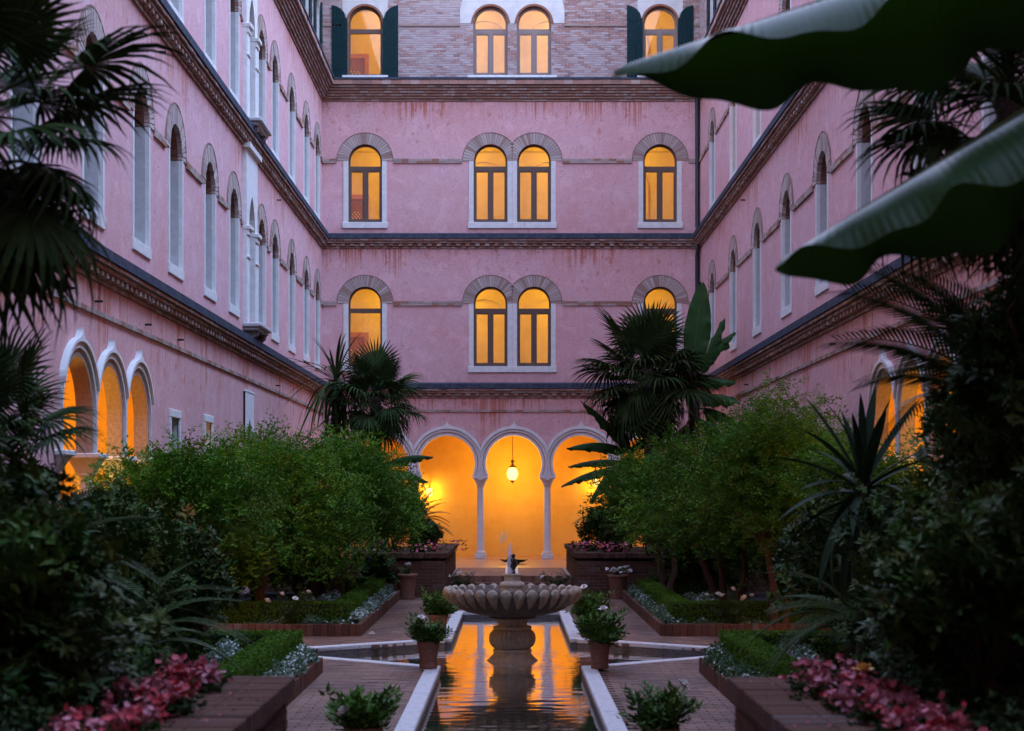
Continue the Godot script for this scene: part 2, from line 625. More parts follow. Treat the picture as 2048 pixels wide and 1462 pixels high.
# one storey's worth of courses that step out, in u from a to b; returns nothing, adds loose bricks to mb
func corbel(mb: MB, u0: float, u1: float, y: float, courses: Array, trim: bool, pale: float) -> void:
	for co in courses:      # [height, projection, step, dentil]
		var a: float = u0 + (co[1] if trim else 0.0)
		var b: float = u1 - (co[1] if trim else 0.0)
		var n := int(round((b - a) / co[2]))
		var step: float = (b - a) / n
		for i in n:
			mb.col = brick_tone(pale).lerp(Color(0.35, 0.245, 0.21) * (1.25 if co[0] > 0.1 else 1.0), 0.55)
			var gap := 0.005
			var out: float = co[1]
			if co[3] and i % 2 == 0:
				out *= 0.45
			out += rng.randf_range(-0.006, 0.006)
			mb.box(Vector3(a + i * step + gap, y + 0.008, -0.05), Vector3(a + (i + 1) * step - gap, y + co[0] - 0.008, out))
		y += co[0]


func frame_window(parent: Node3D, o: Dictionary, w: float, mat: Material, mull: bool, glass_only := false) -> void:
	var mb := MB.new()
	var f := 0.06
	var deep := 0.07
	var u: float = o.u
	var hw: float = o.hw
	var l := u - hw
	var r := u + hw
	var tr: float = o.spring - 0.22
	if o.kind == "round":
		ring(mb, u, o.spring, hw - f, hw + 0.01, 0.0, PI, w, w + deep, 20)
	else:
		ring(mb, u, o.spring, hw - f, hw + 0.01, 0.0, PI, w, w + deep, 8)
	for q in [[Vector2(l, o.sill), Vector2(l + f, o.spring)], [Vector2(r - f, o.sill), Vector2(r, o.spring)], [Vector2(l + f, o.sill), Vector2(r - f, o.sill + 0.07)], [Vector2(l + f, tr - 0.07), Vector2(r - f, tr + 0.07)]]:
		mb.box(Vector3(q[0].x, q[0].y, w), Vector3(q[1].x, q[1].y, w + deep))
	# casement stiles, set back a little behind the outer frame
	var panes := []
	var y0: float = o.sill + 0.07
	var y1 := tr - 0.07
	if mull:
		mb.box(Vector3(u - 0.055, y0, w + 0.005), Vector3(u + 0.055, y1, w + deep + 0.006))
		for side in [[l + f, u - 0.055], [u + 0.055, r - f]]:
			mb.box(Vector3(side[0], y0, w + 0.01), Vector3(side[0] + 0.035, y1, w + deep - 0.012))
			mb.box(Vector3(side[1] - 0.035, y0, w + 0.01), Vector3(side[1], y1, w + deep - 0.012))
			mb.box(Vector3(side[0] + 0.035, y0, w + 0.01), Vector3(side[1] - 0.035, y0 + 0.05, w + deep - 0.012))
			mb.box(Vector3(side[0] + 0.035, y1 - 0.04, w + 0.01), Vector3(side[1] - 0.035, y1, w + deep - 0.012))
			panes.append([side[0] + 0.035, side[1] - 0.035])
	else:
		panes.append([l + f, r - f])
	var win := piece(parent, "window", mb.mesh(), mat)
	for q in panes:
		var g := MB.new()
		g.quad(Vector3(q[0], y0, w + 0.035), Vector3(q[1], y0, w + 0.035), Vector3(q[1], y1, w + 0.035), Vector3(q[0], y1, w + 0.035))
		piece(win, "pane", g.mesh(), M.glass)
	var g2 := MB.new()
	var po := {"u": u, "hw": hw - f, "sill": 0.0, "spring": o.spring, "kind": "round"}
	for i in 12:
		var a: float = -po.hw + 2.0 * po.hw * i / 12.0
		var b: float = -po.hw + 2.0 * po.hw * (i + 1) / 12.0
		g2.quad(Vector3(u + a, tr + 0.07, w + 0.035), Vector3(u + b, tr + 0.07, w + 0.035), Vector3(u + b, head(po, b), w + 0.035), Vector3(u + a, head(po, a), w + 0.035))
	piece(win, "pane", g2.mesh(), M.glass)


# wedge bricks round a window head, with a thin hood ring outside them
func brick_arch(parent: Node3D, o: Dictionary, single: bool, cl := -1e3, cr := 1e3, inner := 0.30) -> void:
	var hood := MB.new()
	hood.col = Color(0.30, 0.19, 0.165)
	ring(hood, o.u, o.spring, 0.865, 0.89, 0.0, PI, -0.02, 0.03, 28, cl, cr)
	hood.col = Color(0.33, 0.23, 0.205)
	ring(hood, o.u, o.spring, o.hw + 0.006, 0.865, 0.0, PI, -inner, 0.002, 28, cl, cr)
	var body := piece(parent, "brick_arch", hood.mesh(), M.bricks)
	var n := 27
	var all := MB.new()
	var soffit := MB.new()
	for i in n:
		var mb := MB.new() if single else all
		var a0 := PI * i / n + 0.011
		var a1 := PI * (i + 1) / n - 0.011
		var mid := cos((a0 + a1) * 0.5)
		var most := 0.865
		if mid > 0.02:
			most = minf(most, (cr - o.u - 0.006) / cos(a0))
		elif mid < -0.02:
			most = minf(most, (o.u - cl - 0.006) / -cos(a1))
		var r0: float = o.hw - 0.008
		var out := 0.022 + rng.randf_range(-0.005, 0.007)
		mb.col = Color(0.50, 0.39, 0.36).lerp(Color(0.60, 0.50, 0.47), rng.randf()) * rng.randf_range(0.82, 1.06)
		if rng.randf() < 0.16:
			mb.col = Color(0.40, 0.27, 0.235)
		if true:
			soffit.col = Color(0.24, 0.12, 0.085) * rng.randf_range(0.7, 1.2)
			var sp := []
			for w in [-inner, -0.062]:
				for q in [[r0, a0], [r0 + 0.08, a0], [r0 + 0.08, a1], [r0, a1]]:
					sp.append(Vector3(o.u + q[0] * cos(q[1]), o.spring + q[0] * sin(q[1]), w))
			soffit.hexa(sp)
		var p := []
		for w in [-0.06, out]:
			for q in [[r0, a0], [most, a0], [most, a1], [r0, a1]]:
				p.append(Vector3(o.u + q[0] * cos(q[1]), o.spring + q[0] * sin(q[1]), w))
		mb.hexa(p)
		if single:
			piece(body, "brick", mb.mesh(), M.bricks)
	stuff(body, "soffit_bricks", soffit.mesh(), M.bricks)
	if not single:
		stuff(body, "bricks", all.mesh(), M.bricks)


func window_stone(parent: Node3D, o: Dictionary, wide := 0.145, inner := 0.30) -> void:
	for s in [-1.0, 1.0]:
		var mb := MB.new()
		var a: float = o.u + s * o.hw
		var b: float = o.u + s * (o.hw + wide)
		mb.box(Vector3(minf(a, b), o.sill, -0.05), Vector3(maxf(a, b), o.spring - 0.005, 0.02))
		var jamb := piece(parent, "jamb", mb.mesh(), M.stone)
		var rv := MB.new()
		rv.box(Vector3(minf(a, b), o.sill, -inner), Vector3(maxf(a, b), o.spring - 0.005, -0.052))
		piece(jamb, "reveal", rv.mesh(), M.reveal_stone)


func window_sill(parent: Node3D, u0: float, u1: float, y: float, cuts: Array, high := 0.19, out := 0.06) -> void:
	var edges := [u0]
	edges.append_array(cuts)
	edges.append(u1)
	for i in edges.size() - 1:
		var mb := MB.new()
		mb.bevel(Vector3(edges[i] + 0.003, y - high, -0.30), Vector3(edges[i + 1] - 0.003, y, out), 0.008)
		piece(parent, "sill", mb.mesh(), M.stone)


# an arcade: posts at spacing, horseshoe arches with stepped mouldings; the wall above is part of the wing
func arcade(wing: Node3D, u0: float, u1: float, first: float, n: int, gap: float, floor_y: float, v1: float, mat: Material, thick: float, uo: float) -> void:
	var r := gap * 0.42
	var cap := 2.90
	var stilted := n == 3      # the side arches stand on straight legs; those of the end wing curve in again
	var half := gap * 0.375
	var cy := cap + (0.55 if stilted else sqrt(r * r - half * half))
	var beta := 0.0 if stilted else asin((cy - cap) / r)
	var outline := PackedVector2Array()
	outline.push_back(Vector2(u0, cap))
	for i in n:
		var cx := first + gap * i
		if stilted:
			outline.push_back(Vector2(cx - r, cap))
		for k in 25:
			var a := lerpf(PI + beta, -beta, k / 24.0)
			outline.push_back(Vector2(cx + r * cos(a), cy + r * sin(a)))
		if stilted:
			outline.push_back(Vector2(cx + r, cap))
	outline.push_back(Vector2(u1, cap))
	outline.push_back(Vector2(u1, v1))
	outline.push_back(Vector2(u0, v1))
	var tris := Geometry2D.triangulate_polygon(outline)
	var mb := MB.new()
	for back in [0.0, -thick]:
		for i in range(0, tris.size(), 3):
			var p := []
			for k in 3:
				p.append(outline[tris[i + k]])
			var uv := func(q: Vector2) -> Vector2: return Vector2((q.x + uo) / 12.8, (v1 - q.y) / 5.0)
			var v3 := func(q: Vector2) -> Vector3: return Vector3(q.x, q.y, back)
			if ((p[1] - p[0]).cross(p[2] - p[0]) > 0.0) == (back == 0.0):
				mb.tri(v3.call(p[0]), v3.call(p[1]), v3.call(p[2]), uv.call(p[0]), uv.call(p[1]), uv.call(p[2]))
			else:
				mb.tri(v3.call(p[0]), v3.call(p[2]), v3.call(p[1]), uv.call(p[0]), uv.call(p[2]), uv.call(p[1]))
	piece(wing, "arcade_wall", mb.mesh(), mat)
	for i in n:
		var cx := first + gap * i
		var am := MB.new()
		var soffit := MB.new()
		var cl := cx - gap * 0.5 + 0.002
		var cr := cx + gap * 0.5 - 0.002
		var big := gap * 0.56
		# steps of the moulding from the opening outwards
		for st in [[r - 0.004, r + 0.07, 0.02], [r + 0.07, r + 0.11, -0.012], [r + 0.11, r + 0.17, 0.055], [r + 0.17, r + 0.20, 0.03], [r + 0.20, big, 0.095]]:
			var inside: bool = st[0] < r
			var into: MB = soffit if inside and stilted else am
			ring(into, cx, cy, st[0], st[1], -beta, PI + beta, -thick - 0.01 if inside else -0.03, st[2], 36, cl, cr)
			if stilted:
				for e in [-1.0, 1.0]:
					var xa: float = minf(st[0], gap * 0.5 - 0.002)
					var xb: float = minf(st[1], gap * 0.5 - 0.002)
					if xb - xa > 0.003:
						into.box(Vector3(minf(cx + e * xa, cx + e * xb), cap, -thick - 0.01 if inside else -0.03), Vector3(maxf(cx + e * xa, cx + e * xb), cy, st[2]))
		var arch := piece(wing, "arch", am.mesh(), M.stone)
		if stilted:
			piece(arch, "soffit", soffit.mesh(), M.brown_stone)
		# the small ogee point above the crown
		var og := MB.new()
		var top := cy + big
		for k in 8:
			var y0 := top - 0.025 + 0.17 * k / 8.0
			var y1 := top - 0.025 + 0.17 * (k + 1) / 8.0
			var w0 := 0.15 * pow(1.0 - k / 8.0, 2.4) + 0.014
			var w1 := 0.15 * pow(1.0 - (k + 1) / 8.0, 2.4) + 0.014
			og.hexa([Vector3(cx - w0, y0, 0), Vector3(cx + w0, y0, 0), Vector3(cx + w1, y1, 0), Vector3(cx - w1, y1, 0), Vector3(cx - w0, y0, 0.092), Vector3(cx + w0, y0, 0.092), Vector3(cx + w1, y1, 0.092), Vector3(cx - w1, y1, 0.092)])
		piece(arch, "ogee_point", og.mesh(), M.stone)
	for i in n + 1:
		var cx := first + gap * (i - 0.5)
		var z := -thick * 0.5
		var cb := MB.new()
		cb.lathe([Vector2(0.0, floor_y + 0.16), Vector2(0.165, floor_y + 0.16), Vector2(0.165, floor_y + 0.20), Vector2(0.15, floor_y + 0.235), Vector2(0.128, floor_y + 0.25), Vector2(0.124, floor_y + 0.8), Vector2(0.112, cap - 0.33), Vector2(0.112, cap - 0.33), Vector2(0.135, cap - 0.32), Vector2(0.135, cap - 0.29), Vector2(0.12, cap - 0.28)], 20, Vector3(cx, 0, z), 10, 0.05)
		var colm := piece(wing, "column", cb.mesh(), M.stone)
		var bs := MB.new()
		bs.bevel(Vector3(cx - 0.185, floor_y, z - 0.185), Vector3(cx + 0.185, floor_y + 0.16, z + 0.185), 0.012)
		piece(colm, "base", bs.mesh(), M.stone)
		var cp := MB.new()
		var lv := [[0.118, cap - 0.285], [0.15, cap - 0.2], [0.205, cap - 0.10], [0.23, cap - 0.075]]
		for k in lv.size() - 1:
			var a: float = lv[k][0]
			var b: float = lv[k + 1][0]
			var y0: float = lv[k][1]
			var y1: float = lv[k + 1][1]
			cp.hexa([Vector3(cx - a, y0, z - a), Vector3(cx + a, y0, z - a), Vector3(cx + a, y0, z + a), Vector3(cx - a, y0, z + a), Vector3(cx - b, y1, z - b), Vector3(cx + b, y1, z - b), Vector3(cx + b, y1, z + b), Vector3(cx - b, y1, z + b)])
		cp.bevel(Vector3(cx - 0.25, cap - 0.075, z - 0.26), Vector3(cx + 0.25, cap - 0.004, z + 0.26), 0.012)
		piece(colm, "capital", cp.mesh(), M.stone)


func hook(parent: Node3D, u: float, y: float) -> void:
	var mb := MB.new()
	mb.box(Vector3(u - 0.02, y - 0.02, 0), Vector3(u + 0.02, y + 0.012, 0.11))
	piece(parent, "iron_bracket", mb.mesh(), M.iron)


# gothic window in a stone case with a small balcony
func stone_case(wing: Node3D, u: float, sill: float, spring: float, uo: float) -> void:
	var o := {"u": u, "hw": 0.42, "sill": sill, "spring": spring, "kind": "gothic"}
	var top: float = spring + 1.72
	var mb := MB.new()
	var out := 0.09
	panel(mb, u - 0.78, u + 0.78, sill, top, [o], out)
	for s in [-0.78, 0.78]:
		mb.oquad(Vector3(u + s, sill, 0), Vector3(u + s, sill, out), Vector3(u + s, top, out), Vector3(u + s, top, 0), Vector3(u, sill, 0))
	mb.quad(Vector3(u - 0.78, top, out), Vector3(u + 0.78, top, out), Vector3(u + 0.78, top, 0), Vector3(u - 0.78, top, 0))
	reveal(mb, o, out, -0.30)
	mb.box(Vector3(u - 0.86, top - 0.02, -0.02), Vector3(u + 0.86, top + 0.09, out + 0.09))
	var body := piece(wing, "stone_case", mb.mesh(), M.stone)
	for s in [-1.0, 1.0]:
		var cb := MB.new()
		var x: float = u + s * 0.60
		cb.bevel(Vector3(x - 0.19, spring - 0.10, 0.0), Vector3(x + 0.21, spring + 0.0, out + 0.10), 0.015)
		cb.bevel(Vector3(x - 0.175, spring - 0.22, 0.0), Vector3(x + 0.19, spring - 0.10, out + 0.05), 0.015)
		cb.bevel(Vector3(x - 0.17, spring - 0.72, 0.0), Vector3(x + 0.19, spring - 0.66, out + 0.05), 0.015)
		cb.bevel(Vector3(x - 0.15, sill + 0.0, 0.0), Vector3(x + 0.15, spring - 0.22, out + 0.02), 0.012)
		piece(body, "pilaster", cb.mesh(), M.stone)
	var sb := MB.new()
	sb.bevel(Vector3(u - 0.80, sill - 0.10, -0.02), Vector3(u + 0.80, sill, 0.42), 0.025)
	sb.bevel(Vector3(u - 0.74, sill - 0.17, -0.02), Vector3(u + 0.74, sill - 0.10, 0.35), 0.025)
	var slab := piece(wing, "balcony", sb.mesh(), M.reveal_stone)
	for s in [-0.52, 0.52]:
		var kb := MB.new()
		var pts := [Vector2(0, 0), Vector2(0.32, 0), Vector2(0.30, -0.10), Vector2(0.21, -0.17), Vector2(0.17, -0.26), Vector2(0.07, -0.33), Vector2(0, -0.45)]
		for i in pts.size() - 2:
			var a: Vector2 = pts[i + 1]
			var b: Vector2 = pts[i + 2]
			var y := sill - 0.17
			kb.hexa([Vector3(u + s - 0.11, y + a.y, 0), Vector3(u + s + 0.11, y + a.y, 0), Vector3(u + s + 0.11, y + a.y, a.x), Vector3(u + s - 0.11, y + a.y, a.x), Vector3(u + s - 0.11, y + b.y, 0), Vector3(u + s + 0.11, y + b.y, 0), Vector3(u + s + 0.11, y + b.y, b.x + 0.001), Vector3(u + s - 0.11, y + b.y, b.x + 0.001)])
		piece(slab, "console", kb.mesh(), M.dark_mortar)
	var wd := o.duplicate()
	wd.kind = "round"
	frame_window(wing, wd, -0.36, M.wood_brown, true)


const LOW := [[0.07, 0.04, 0.25, false], [0.085, 0.14, 0.15, true], [0.07, 0.155, 0.25, false], [0.07, 0.21, 0.25, false]]
const HIGH := [[0.075, 0.04, 0.25, false], [0.075, 0.10, 0.25, false], [0.075, 0.155, 0.125, false], [0.075, 0.21, 0.25, false], [0.075, 0.265, 0.125, false], [0.075, 0.32, 0.25, false], [0.15, 0.40, 0.30, false]]


func cornice(wing: Node3D, u0: float, u1: float, y: float, high: bool, trim: bool) -> void:
	var mb := MB.new()
	var set_ := HIGH if high else LOW
	corbel(mb, u0, u1, y, set_, trim, 0.30)
	var top := y
	for co in set_:
		top += co[0]
	var out: float = set_[-1][1]
	var lb := MB.new()
	var a := u0 + (out + 0.03 if trim else 0.0)
	var b := u1 - (out + 0.03 if trim else 0.0)
	var ra := u0 + (0.02 if trim else 0.0)
	var rb := u1 - (0.02 if trim else 0.0)
	var lip := 0.06 if high else 0.15
	var rise := 0.16 if high else 0.20
	# the sloping sheet of lead and its rolled lip
	lb.quad(Vector3(a, top + lip, out + 0.03), Vector3(b, top + lip, out + 0.03), Vector3(rb, top + rise, 0.012), Vector3(ra, top + rise, 0.012))
	lb.quad(Vector3(a, top + 0.003, out + 0.03), Vector3(b, top + 0.003, out + 0.03), Vector3(b, top + lip, out + 0.03), Vector3(a, top + lip, out + 0.03))
	lb.quad(Vector3(ra, top + 0.003, 0.0), Vector3(rb, top + 0.003, 0.0), Vector3(b, top + 0.003, out + 0.03), Vector3(a, top + 0.003, out + 0.03))
	var c := stuff(wing, "cornice", mb.mesh(), M.bricks)
	c.remove_meta("kind")
	piece(c, "lead_flashing", lb.mesh(), M.lead)
	var mortar := MB.new()
	var yy := y
	for co in set_:
		var ta: float = u0 + (co[1] if trim else 0.0)
		var tb: float = u1 - (co[1] if trim else 0.0)
		mortar.box(Vector3(ta, yy, -0.05), Vector3(tb, yy + co[0], co[1] * (0.40 if co[3] else 1.0) - 0.03))
		yy += co[0]
	piece(c, "mortar", mortar.mesh(), M.dark_mortar)


func string_course(wing: Node3D, u0: float, u1: float, y: float, ops: Array, clear: float, rows := 2) -> void:
	var mb := MB.new()
	var at := u0
	var spans := []
	for o in ops:
		spans.append([at, o.u - clear])
		at = maxf(at, o.u + clear)
	spans.append([at, u1])
	for s in spans:
		if s[1] - s[0] < 0.12:
			continue
		for k in rows:
			var n := maxi(1, int(round((s[1] - s[0]) / 0.25)))
			var st: float = (s[1] - s[0]) / n
			for i in n:
				mb.col = Color(0.46, 0.36, 0.33) * rng.randf_range(0.8, 1.1) if rng.randf() < 0.7 else Color(0.36, 0.19, 0.14)
				var off := 0.03 + 0.012 * (1 - k) + rng.randf_range(-0.004, 0.006)
				mb.box(Vector3(s[0] + i * st + 0.004, y + k * 0.075 + 0.003, -0.02), Vector3(s[0] + (i + 1) * st - 0.004, y + (k + 1) * 0.075 - 0.003, off))
	stuff(wing, "string_course", mb.mesh(), M.bricks)


# bare brickwork: every brick a little box, joined, with openings left out
func bare_bricks(wing: Node3D, u0: float, u1: float, v0: float, v1: float, ops: Array, skip: Array) -> void:
	var mb := MB.new()
	var rows := int((v1 - v0) / 0.07)
	var patch := FastNoiseLite.new()
	patch.seed = 77
	patch.frequency = 0.35
	for r in rows:
		var y := v0 + r * 0.07
		var x := u0 - (0.105 if r % 2 else 0.0)
		while x < u1:
			var len_ := 0.21
			var a := maxf(x, u0)
			var b := minf(x + len_, u1)
			x += len_
			if b - a < 0.03:
				continue
			var keep := true
			for o in ops:
				var hw: float = o.hw + 0.005
				var dy: float = y + 0.039 - o.spring
				if y + 0.07 > o.sill and dy < hw:
					var half := hw if dy <= 0 else sqrt(maxf(0.0, hw * hw - dy * dy))
					if b > o.u - half and a < o.u + half:
						if a < o.u - half:
							b = minf(b, o.u - half)
						elif b > o.u + half:
							a = maxf(a, o.u + half)
						else:
							keep = false
			for s in skip:
				if (a + b) * 0.5 > s[0] and (a + b) * 0.5 < s[1] and y > s[2]:
					keep = false
			if not keep or b - a < 0.02:
				continue
			var pale := clampf(0.50 + 0.6 * patch.get_noise_2d(a * 1.2, y * 1.4) + (0.18 if a < -1.3 else -0.05), 0.1, 0.9)
			mb.col = brick_tone(pale * 0.6).lerp(Color(0.42, 0.315, 0.325), 0.4 + 0.3 * pale)
			if rng.randf() < pale:
				mb.col = mb.col.lerp(Color(0.54, 0.49, 0.50), rng.randf_range(0.2, 0.8))
			mb.box(Vector3(a + 0.007, y + 0.006, -0.05), Vector3(b - 0.007, y + 0.063, 0.012 + rng.randf_range(-0.004, 0.004)))
	stuff(wing, "brickwork", mb.mesh(), M.bricks)


func opening(u: float, sill: float, spring: float) -> Dictionary:
	return {"u": u, "hw": 0.53, "sill": sill, "spring": spring, "kind": "round"}


# storeys of all wings: [bottom, top, sill, spring]
const FIRST := [5.78, 10.0, 6.33, 8.30]
const SECOND := [10.43, 14.6, 10.83, 12.75]
const THIRD := [15.23, 19.6, 15.42, 17.05]


func side_wing(called: String, label: String, left: bool, spots: Array, gothic: float) -> void:
	# along the left wing x is the distance d; along the right wing it is -d
	var s := 1.0 if left else -1.0
	var wing := thing(called, label, "building", Vector3(-HALF if left else HALF, 0, 0), PI / 2 if left else -PI / 2)
	var u0 := -3.0 if left else -FAR_WALL
	var u1 := FAR_WALL if left else 3.0
	var uo := 3.1 if left else 8.7
	var order := spots.duplicate()
	order.sort()
	if not left:
		order.reverse()
	for st in [FIRST, SECOND, THIRD]:
		var ops := []
		for d in order:
			if gothic > 0 and is_equal_approx(d, gothic):
				if st == THIRD:
					ops.append(opening(s * d, st[2], st[3]))
				continue
			ops.append(opening(s * d, st[2], st[3]))
		var mb := MB.new()
		var wall_ops := ops.duplicate()
		if gothic > 0 and st != THIRD:
			wall_ops.append({"u": s * gothic, "hw": 0.42, "sill": st[2], "spring": st[3] - 0.05, "kind": "gothic"})
			wall_ops.sort_custom(func(p, q): return p.u < q.u)
		panel(mb, u0, u1, st[0], st[1], wall_ops, 0.0, uo + st[0])
		var inner := MB.new()
		panel(inner, u0, u1, {5.78: 5.33, 10.43: 10.0, 15.23: 14.6}[st[0]], st[1], wall_ops, -0.45)
		if st == THIRD:
			var w3 := piece(wing, "wall", mb.mesh(), M.mortar)
			piece(w3, "inner_face", inner.mesh(), M.plaster)
			bare_bricks(wing, 36.0 if left else -FAR_WALL, FAR_WALL if left else -36.0, st[0], st[1], ops, [])
		else:
			var w12 := piece(wing, "wall", mb.mesh(), M.pink_stucco)
			piece(w12, "inner_face", inner.mesh(), M.plaster)
		for o in ops:
			frame_window(wing, o, -0.36, M.wood_brown, true)
			if st == THIRD:
				var rv := MB.new()
				reveal(rv, o, 0.0, -0.30)
				piece(wing, "reveal", rv.mesh(), M.plaster)
				window_sill(wing, o.u - 0.72, o.u + 0.72, o.sill, [], 0.14)
				for e in [-1.0, 1.0]:
					shutter(wing, o, e)
			else:
				brick_arch(wing, o, false)
				window_stone(wing, o, 0.085)
				window_sill(wing, o.u - 0.64, o.u + 0.64, o.sill, [], 0.19, 0.035)
			var cb := MB.new()
			cb.quad(Vector3(o.u - o.hw, o.sill, -0.42), Vector3(o.u + o.hw, o.sill, -0.42), Vector3(o.u + o.hw, o.spring + o.hw, -0.42), Vector3(o.u - o.hw, o.spring + o.hw, -0.42))
			var glow: bool = not left and st == SECOND and (absf(absf(o.u) - 43.75) < 0.1 or absf(absf(o.u) - 39.5) < 0.1)
			piece(wing, "lit_window_blind" if glow else "blind", cb.mesh(), M.lit_blind if glow else M.curtain)
		if st != THIRD:
			var ring_ops := ops.duplicate()
			if gothic > 0:
				ring_ops.append({"u": s * gothic})
				ring_ops.sort_custom(func(p, q): return p.u < q.u)
			string_course(wing, u0, u1, st[3] - 0.08, ring_ops, 0.885)
			if gothic > 0:
				stone_case(wing, s * gothic, st[2] - (0.22 if st == FIRST else 0.2), st[3] - 0.05, uo)
	# ground storey with its three arches on the cross axis
	var a0 := MID - 2.74
	var a1 := MID + 2.74
	var g := MB.new()
	var small := []
	if left:
		small = [{"u": 28.9, "hw": 0.34, "sill": 2.2, "spring": 3.66, "kind": "rect"}, {"u": 32.1, "hw": 0.34, "sill": 2.4, "spring": 3.72, "kind": "rect"}, {"u": 36.95, "hw": 0.36, "sill": 1.2, "spring": 3.35, "kind": "gothic"}]
	if left:
		panel(g, u0, a0, -0.4, 5.33, [], 0.0, uo)
		panel(g, a1, u1, -0.4, 5.33, small, 0.0, uo)
	else:
		panel(g, u0, -a1, -0.4, 5.33, small, 0.0, uo)
		panel(g, -a0, u1, -0.4, 5.33, [], 0.0, uo)
	piece(wing, "wall", g.mesh(), M.pink_stucco_low)
	for o in small:
		var rv := MB.new()
		reveal(rv, o, 0.0, -0.3)
		piece(wing, "reveal", rv.mesh(), M.stone)
		var bk := MB.new()
		bk.quad(Vector3(o.u - 0.5, o.sill, -0.28), Vector3(o.u + 0.5, o.sill, -0.28), Vector3(o.u + 0.5, o.spring + 0.7, -0.28), Vector3(o.u - 0.5, o.spring + 0.7, -0.28))
		var warm: bool = absf(o.u - 32.1) < 0.1
		piece(wing, "lit_window" if warm else "dark_window", bk.mesh(), M.lit_blind if warm else M.wood_brown)
		if o.kind == "gothic":
			var gm := MB.new()
			panel(gm, o.u - 0.62, o.u + 0.62, o.sill - 0.2, o.spring + 1.25, [o], 0.05)
			reveal(gm, o, 0.05, -0.02)
			gm.box(Vector3(o.u - 0.62, o.spring + 1.25, 0.0), Vector3(o.u + 0.62, o.spring + 1.30, 0.06))
			piece(wing, "gothic_surround", gm.mesh(), M.stone)
		else:
			var lb := MB.new()
			lb.bevel(Vector3(o.u - 0.46, o.spring, -0.02), Vector3(o.u + 0.46, o.spring + 0.14, 0.04), 0.01)
			for e in [-1.0, 1.0]:
				lb.box(Vector3(o.u + e * 0.40 - 0.06, o.sill, -0.02), Vector3(o.u + e * 0.40 + 0.06, o.spring, 0.03))
			piece(wing, "stone_lintel", lb.mesh(), M.stone)
	var first := (MID - 1.78) if left else -(MID + 1.78)
	arcade(wing, minf(s * a0, s * a1), maxf(s * a0, s * a1), first, 3, 1.78, 0.31, 5.33, M.pink_stucco_low, 0.20, uo)
	loggia(wing, s * MID - 2.74, s * MID + 2.74, 2.6, 0.20)
	string_course(wing, u0, u1, 4.86, [], 0.0, 1)
	cornice(wing, u0, u1, 5.33, false, false)
	cornice(wing, u0, u1, 10.0, false, false)
	cornice(wing, u0, u1, 14.6, true, false)
	for d in ([19.2, 21.9, 23.4, 26.6, 29.2, 41.4] if left else [30.0, 41.0]):
		hook(wing, s * d, 5.06)
	for d in [27.7, 41.6]:
		hook(wing, s * d, 9.75)
	var roof := MB.new()
	roof.box(Vector3(u0, 19.6, -6.0), Vector3(u1, 19.8, 0.5))
	piece(wing, "roof", roof.mesh(), M.terracotta)
	var bk2 := MB.new()
	bk2.box(Vector3(u0, -0.4, -6.2), Vector3(u1, 19.6, -6.0))
	bk2.box(Vector3(u0 - 0.2, -0.4, -6.0), Vector3(u0, 19.6, -0.01))
	bk2.box(Vector3(u1, -0.4, -6.0), Vector3(u1 + 0.2, 19.6, -0.01))
	piece(wing, "rear_wall", bk2.mesh(), M.plaster)


# the vaulted walk behind an arcade: floor, back wall, ends and ceiling with real thickness
func loggia(wing: Node3D, u0: float, u1: float, deep: float, front := 0.45) -> void:
	var w := -front - deep
	var mb := MB.new()
	mb.box(Vector3(u0 - 0.2, 0.0, w - 0.15), Vector3(u1 + 0.2, 5.0, w))
	mb.box(Vector3(u0 - 0.2, 0.0, w), Vector3(u0, 5.0, -0.03))
	mb.box(Vector3(u1, 0.0, w), Vector3(u1 + 0.2, 5.0, -0.03))
	piece(wing, "loggia_wall", mb.mesh(), M.ochre_paint)
	var cb := MB.new()
	cb.box(Vector3(u0, 4.30, w), Vector3(u1, 4.45, -front))
	piece(wing, "loggia_ceiling", cb.mesh(), M.ochre_paint)
	var fb := MB.new()
	fb.box(Vector3(u0, 0.0, w), Vector3(u1, 0.31, -0.0))
	piece(wing, "loggia_floor", fb.mesh(), M.terrace_floor)


# a plank shutter folded back against the wall beside a window, its top cut to the curve of the arch
func shutter(wing: Node3D, o: Dictionary, side: float) -> void:
	var body := MB.new()
	var inner: float = o.u + side * (o.hw + 0.01)
	var wide := 0.50
	var a: float = o.sill - 0.06
	for k in 3:
		var y: float = [0.25, 1.0, 1.75][k]
		body.box(Vector3(minf(inner, inner + side * wide) + 0.02, a + y, 0.045), Vector3(maxf(inner, inner + side * wide) - 0.02, a + y + 0.09, 0.056))
	var root := piece(wing, "shutter", body.mesh(), M.shutter_green)
	for k in 5:
		var mb := MB.new()
		var x0 := inner + side * wide * k / 5.0
		var x1 := inner + side * wide * (k + 1) / 5.0
		var t0 := wide * k / 5.0
		var t1 := wide * (k + 1) / 5.0
		var y0: float = o.spring + sqrt(maxf(0.0, 0.2704 - pow(0.52 - minf(t0, 0.52), 2.0))) * 1.1 - 0.02
		var y1: float = o.spring + sqrt(maxf(0.0, 0.2704 - pow(0.52 - minf(t1, 0.52), 2.0))) * 1.1 - 0.02
		var e := side * 0.004
		mb.hexa([Vector3(x0 + e, a, 0.012), Vector3(x1 - e, a, 0.012), Vector3(x1 - e, a, 0.05), Vector3(x0 + e, a, 0.05), Vector3(x0 + e, y0, 0.012), Vector3(x1 - e, y1, 0.012), Vector3(x1 - e, y1, 0.05), Vector3(x0 + e, y0, 0.05)])
		piece(root, "plank", mb.mesh(), M.shutter_green)


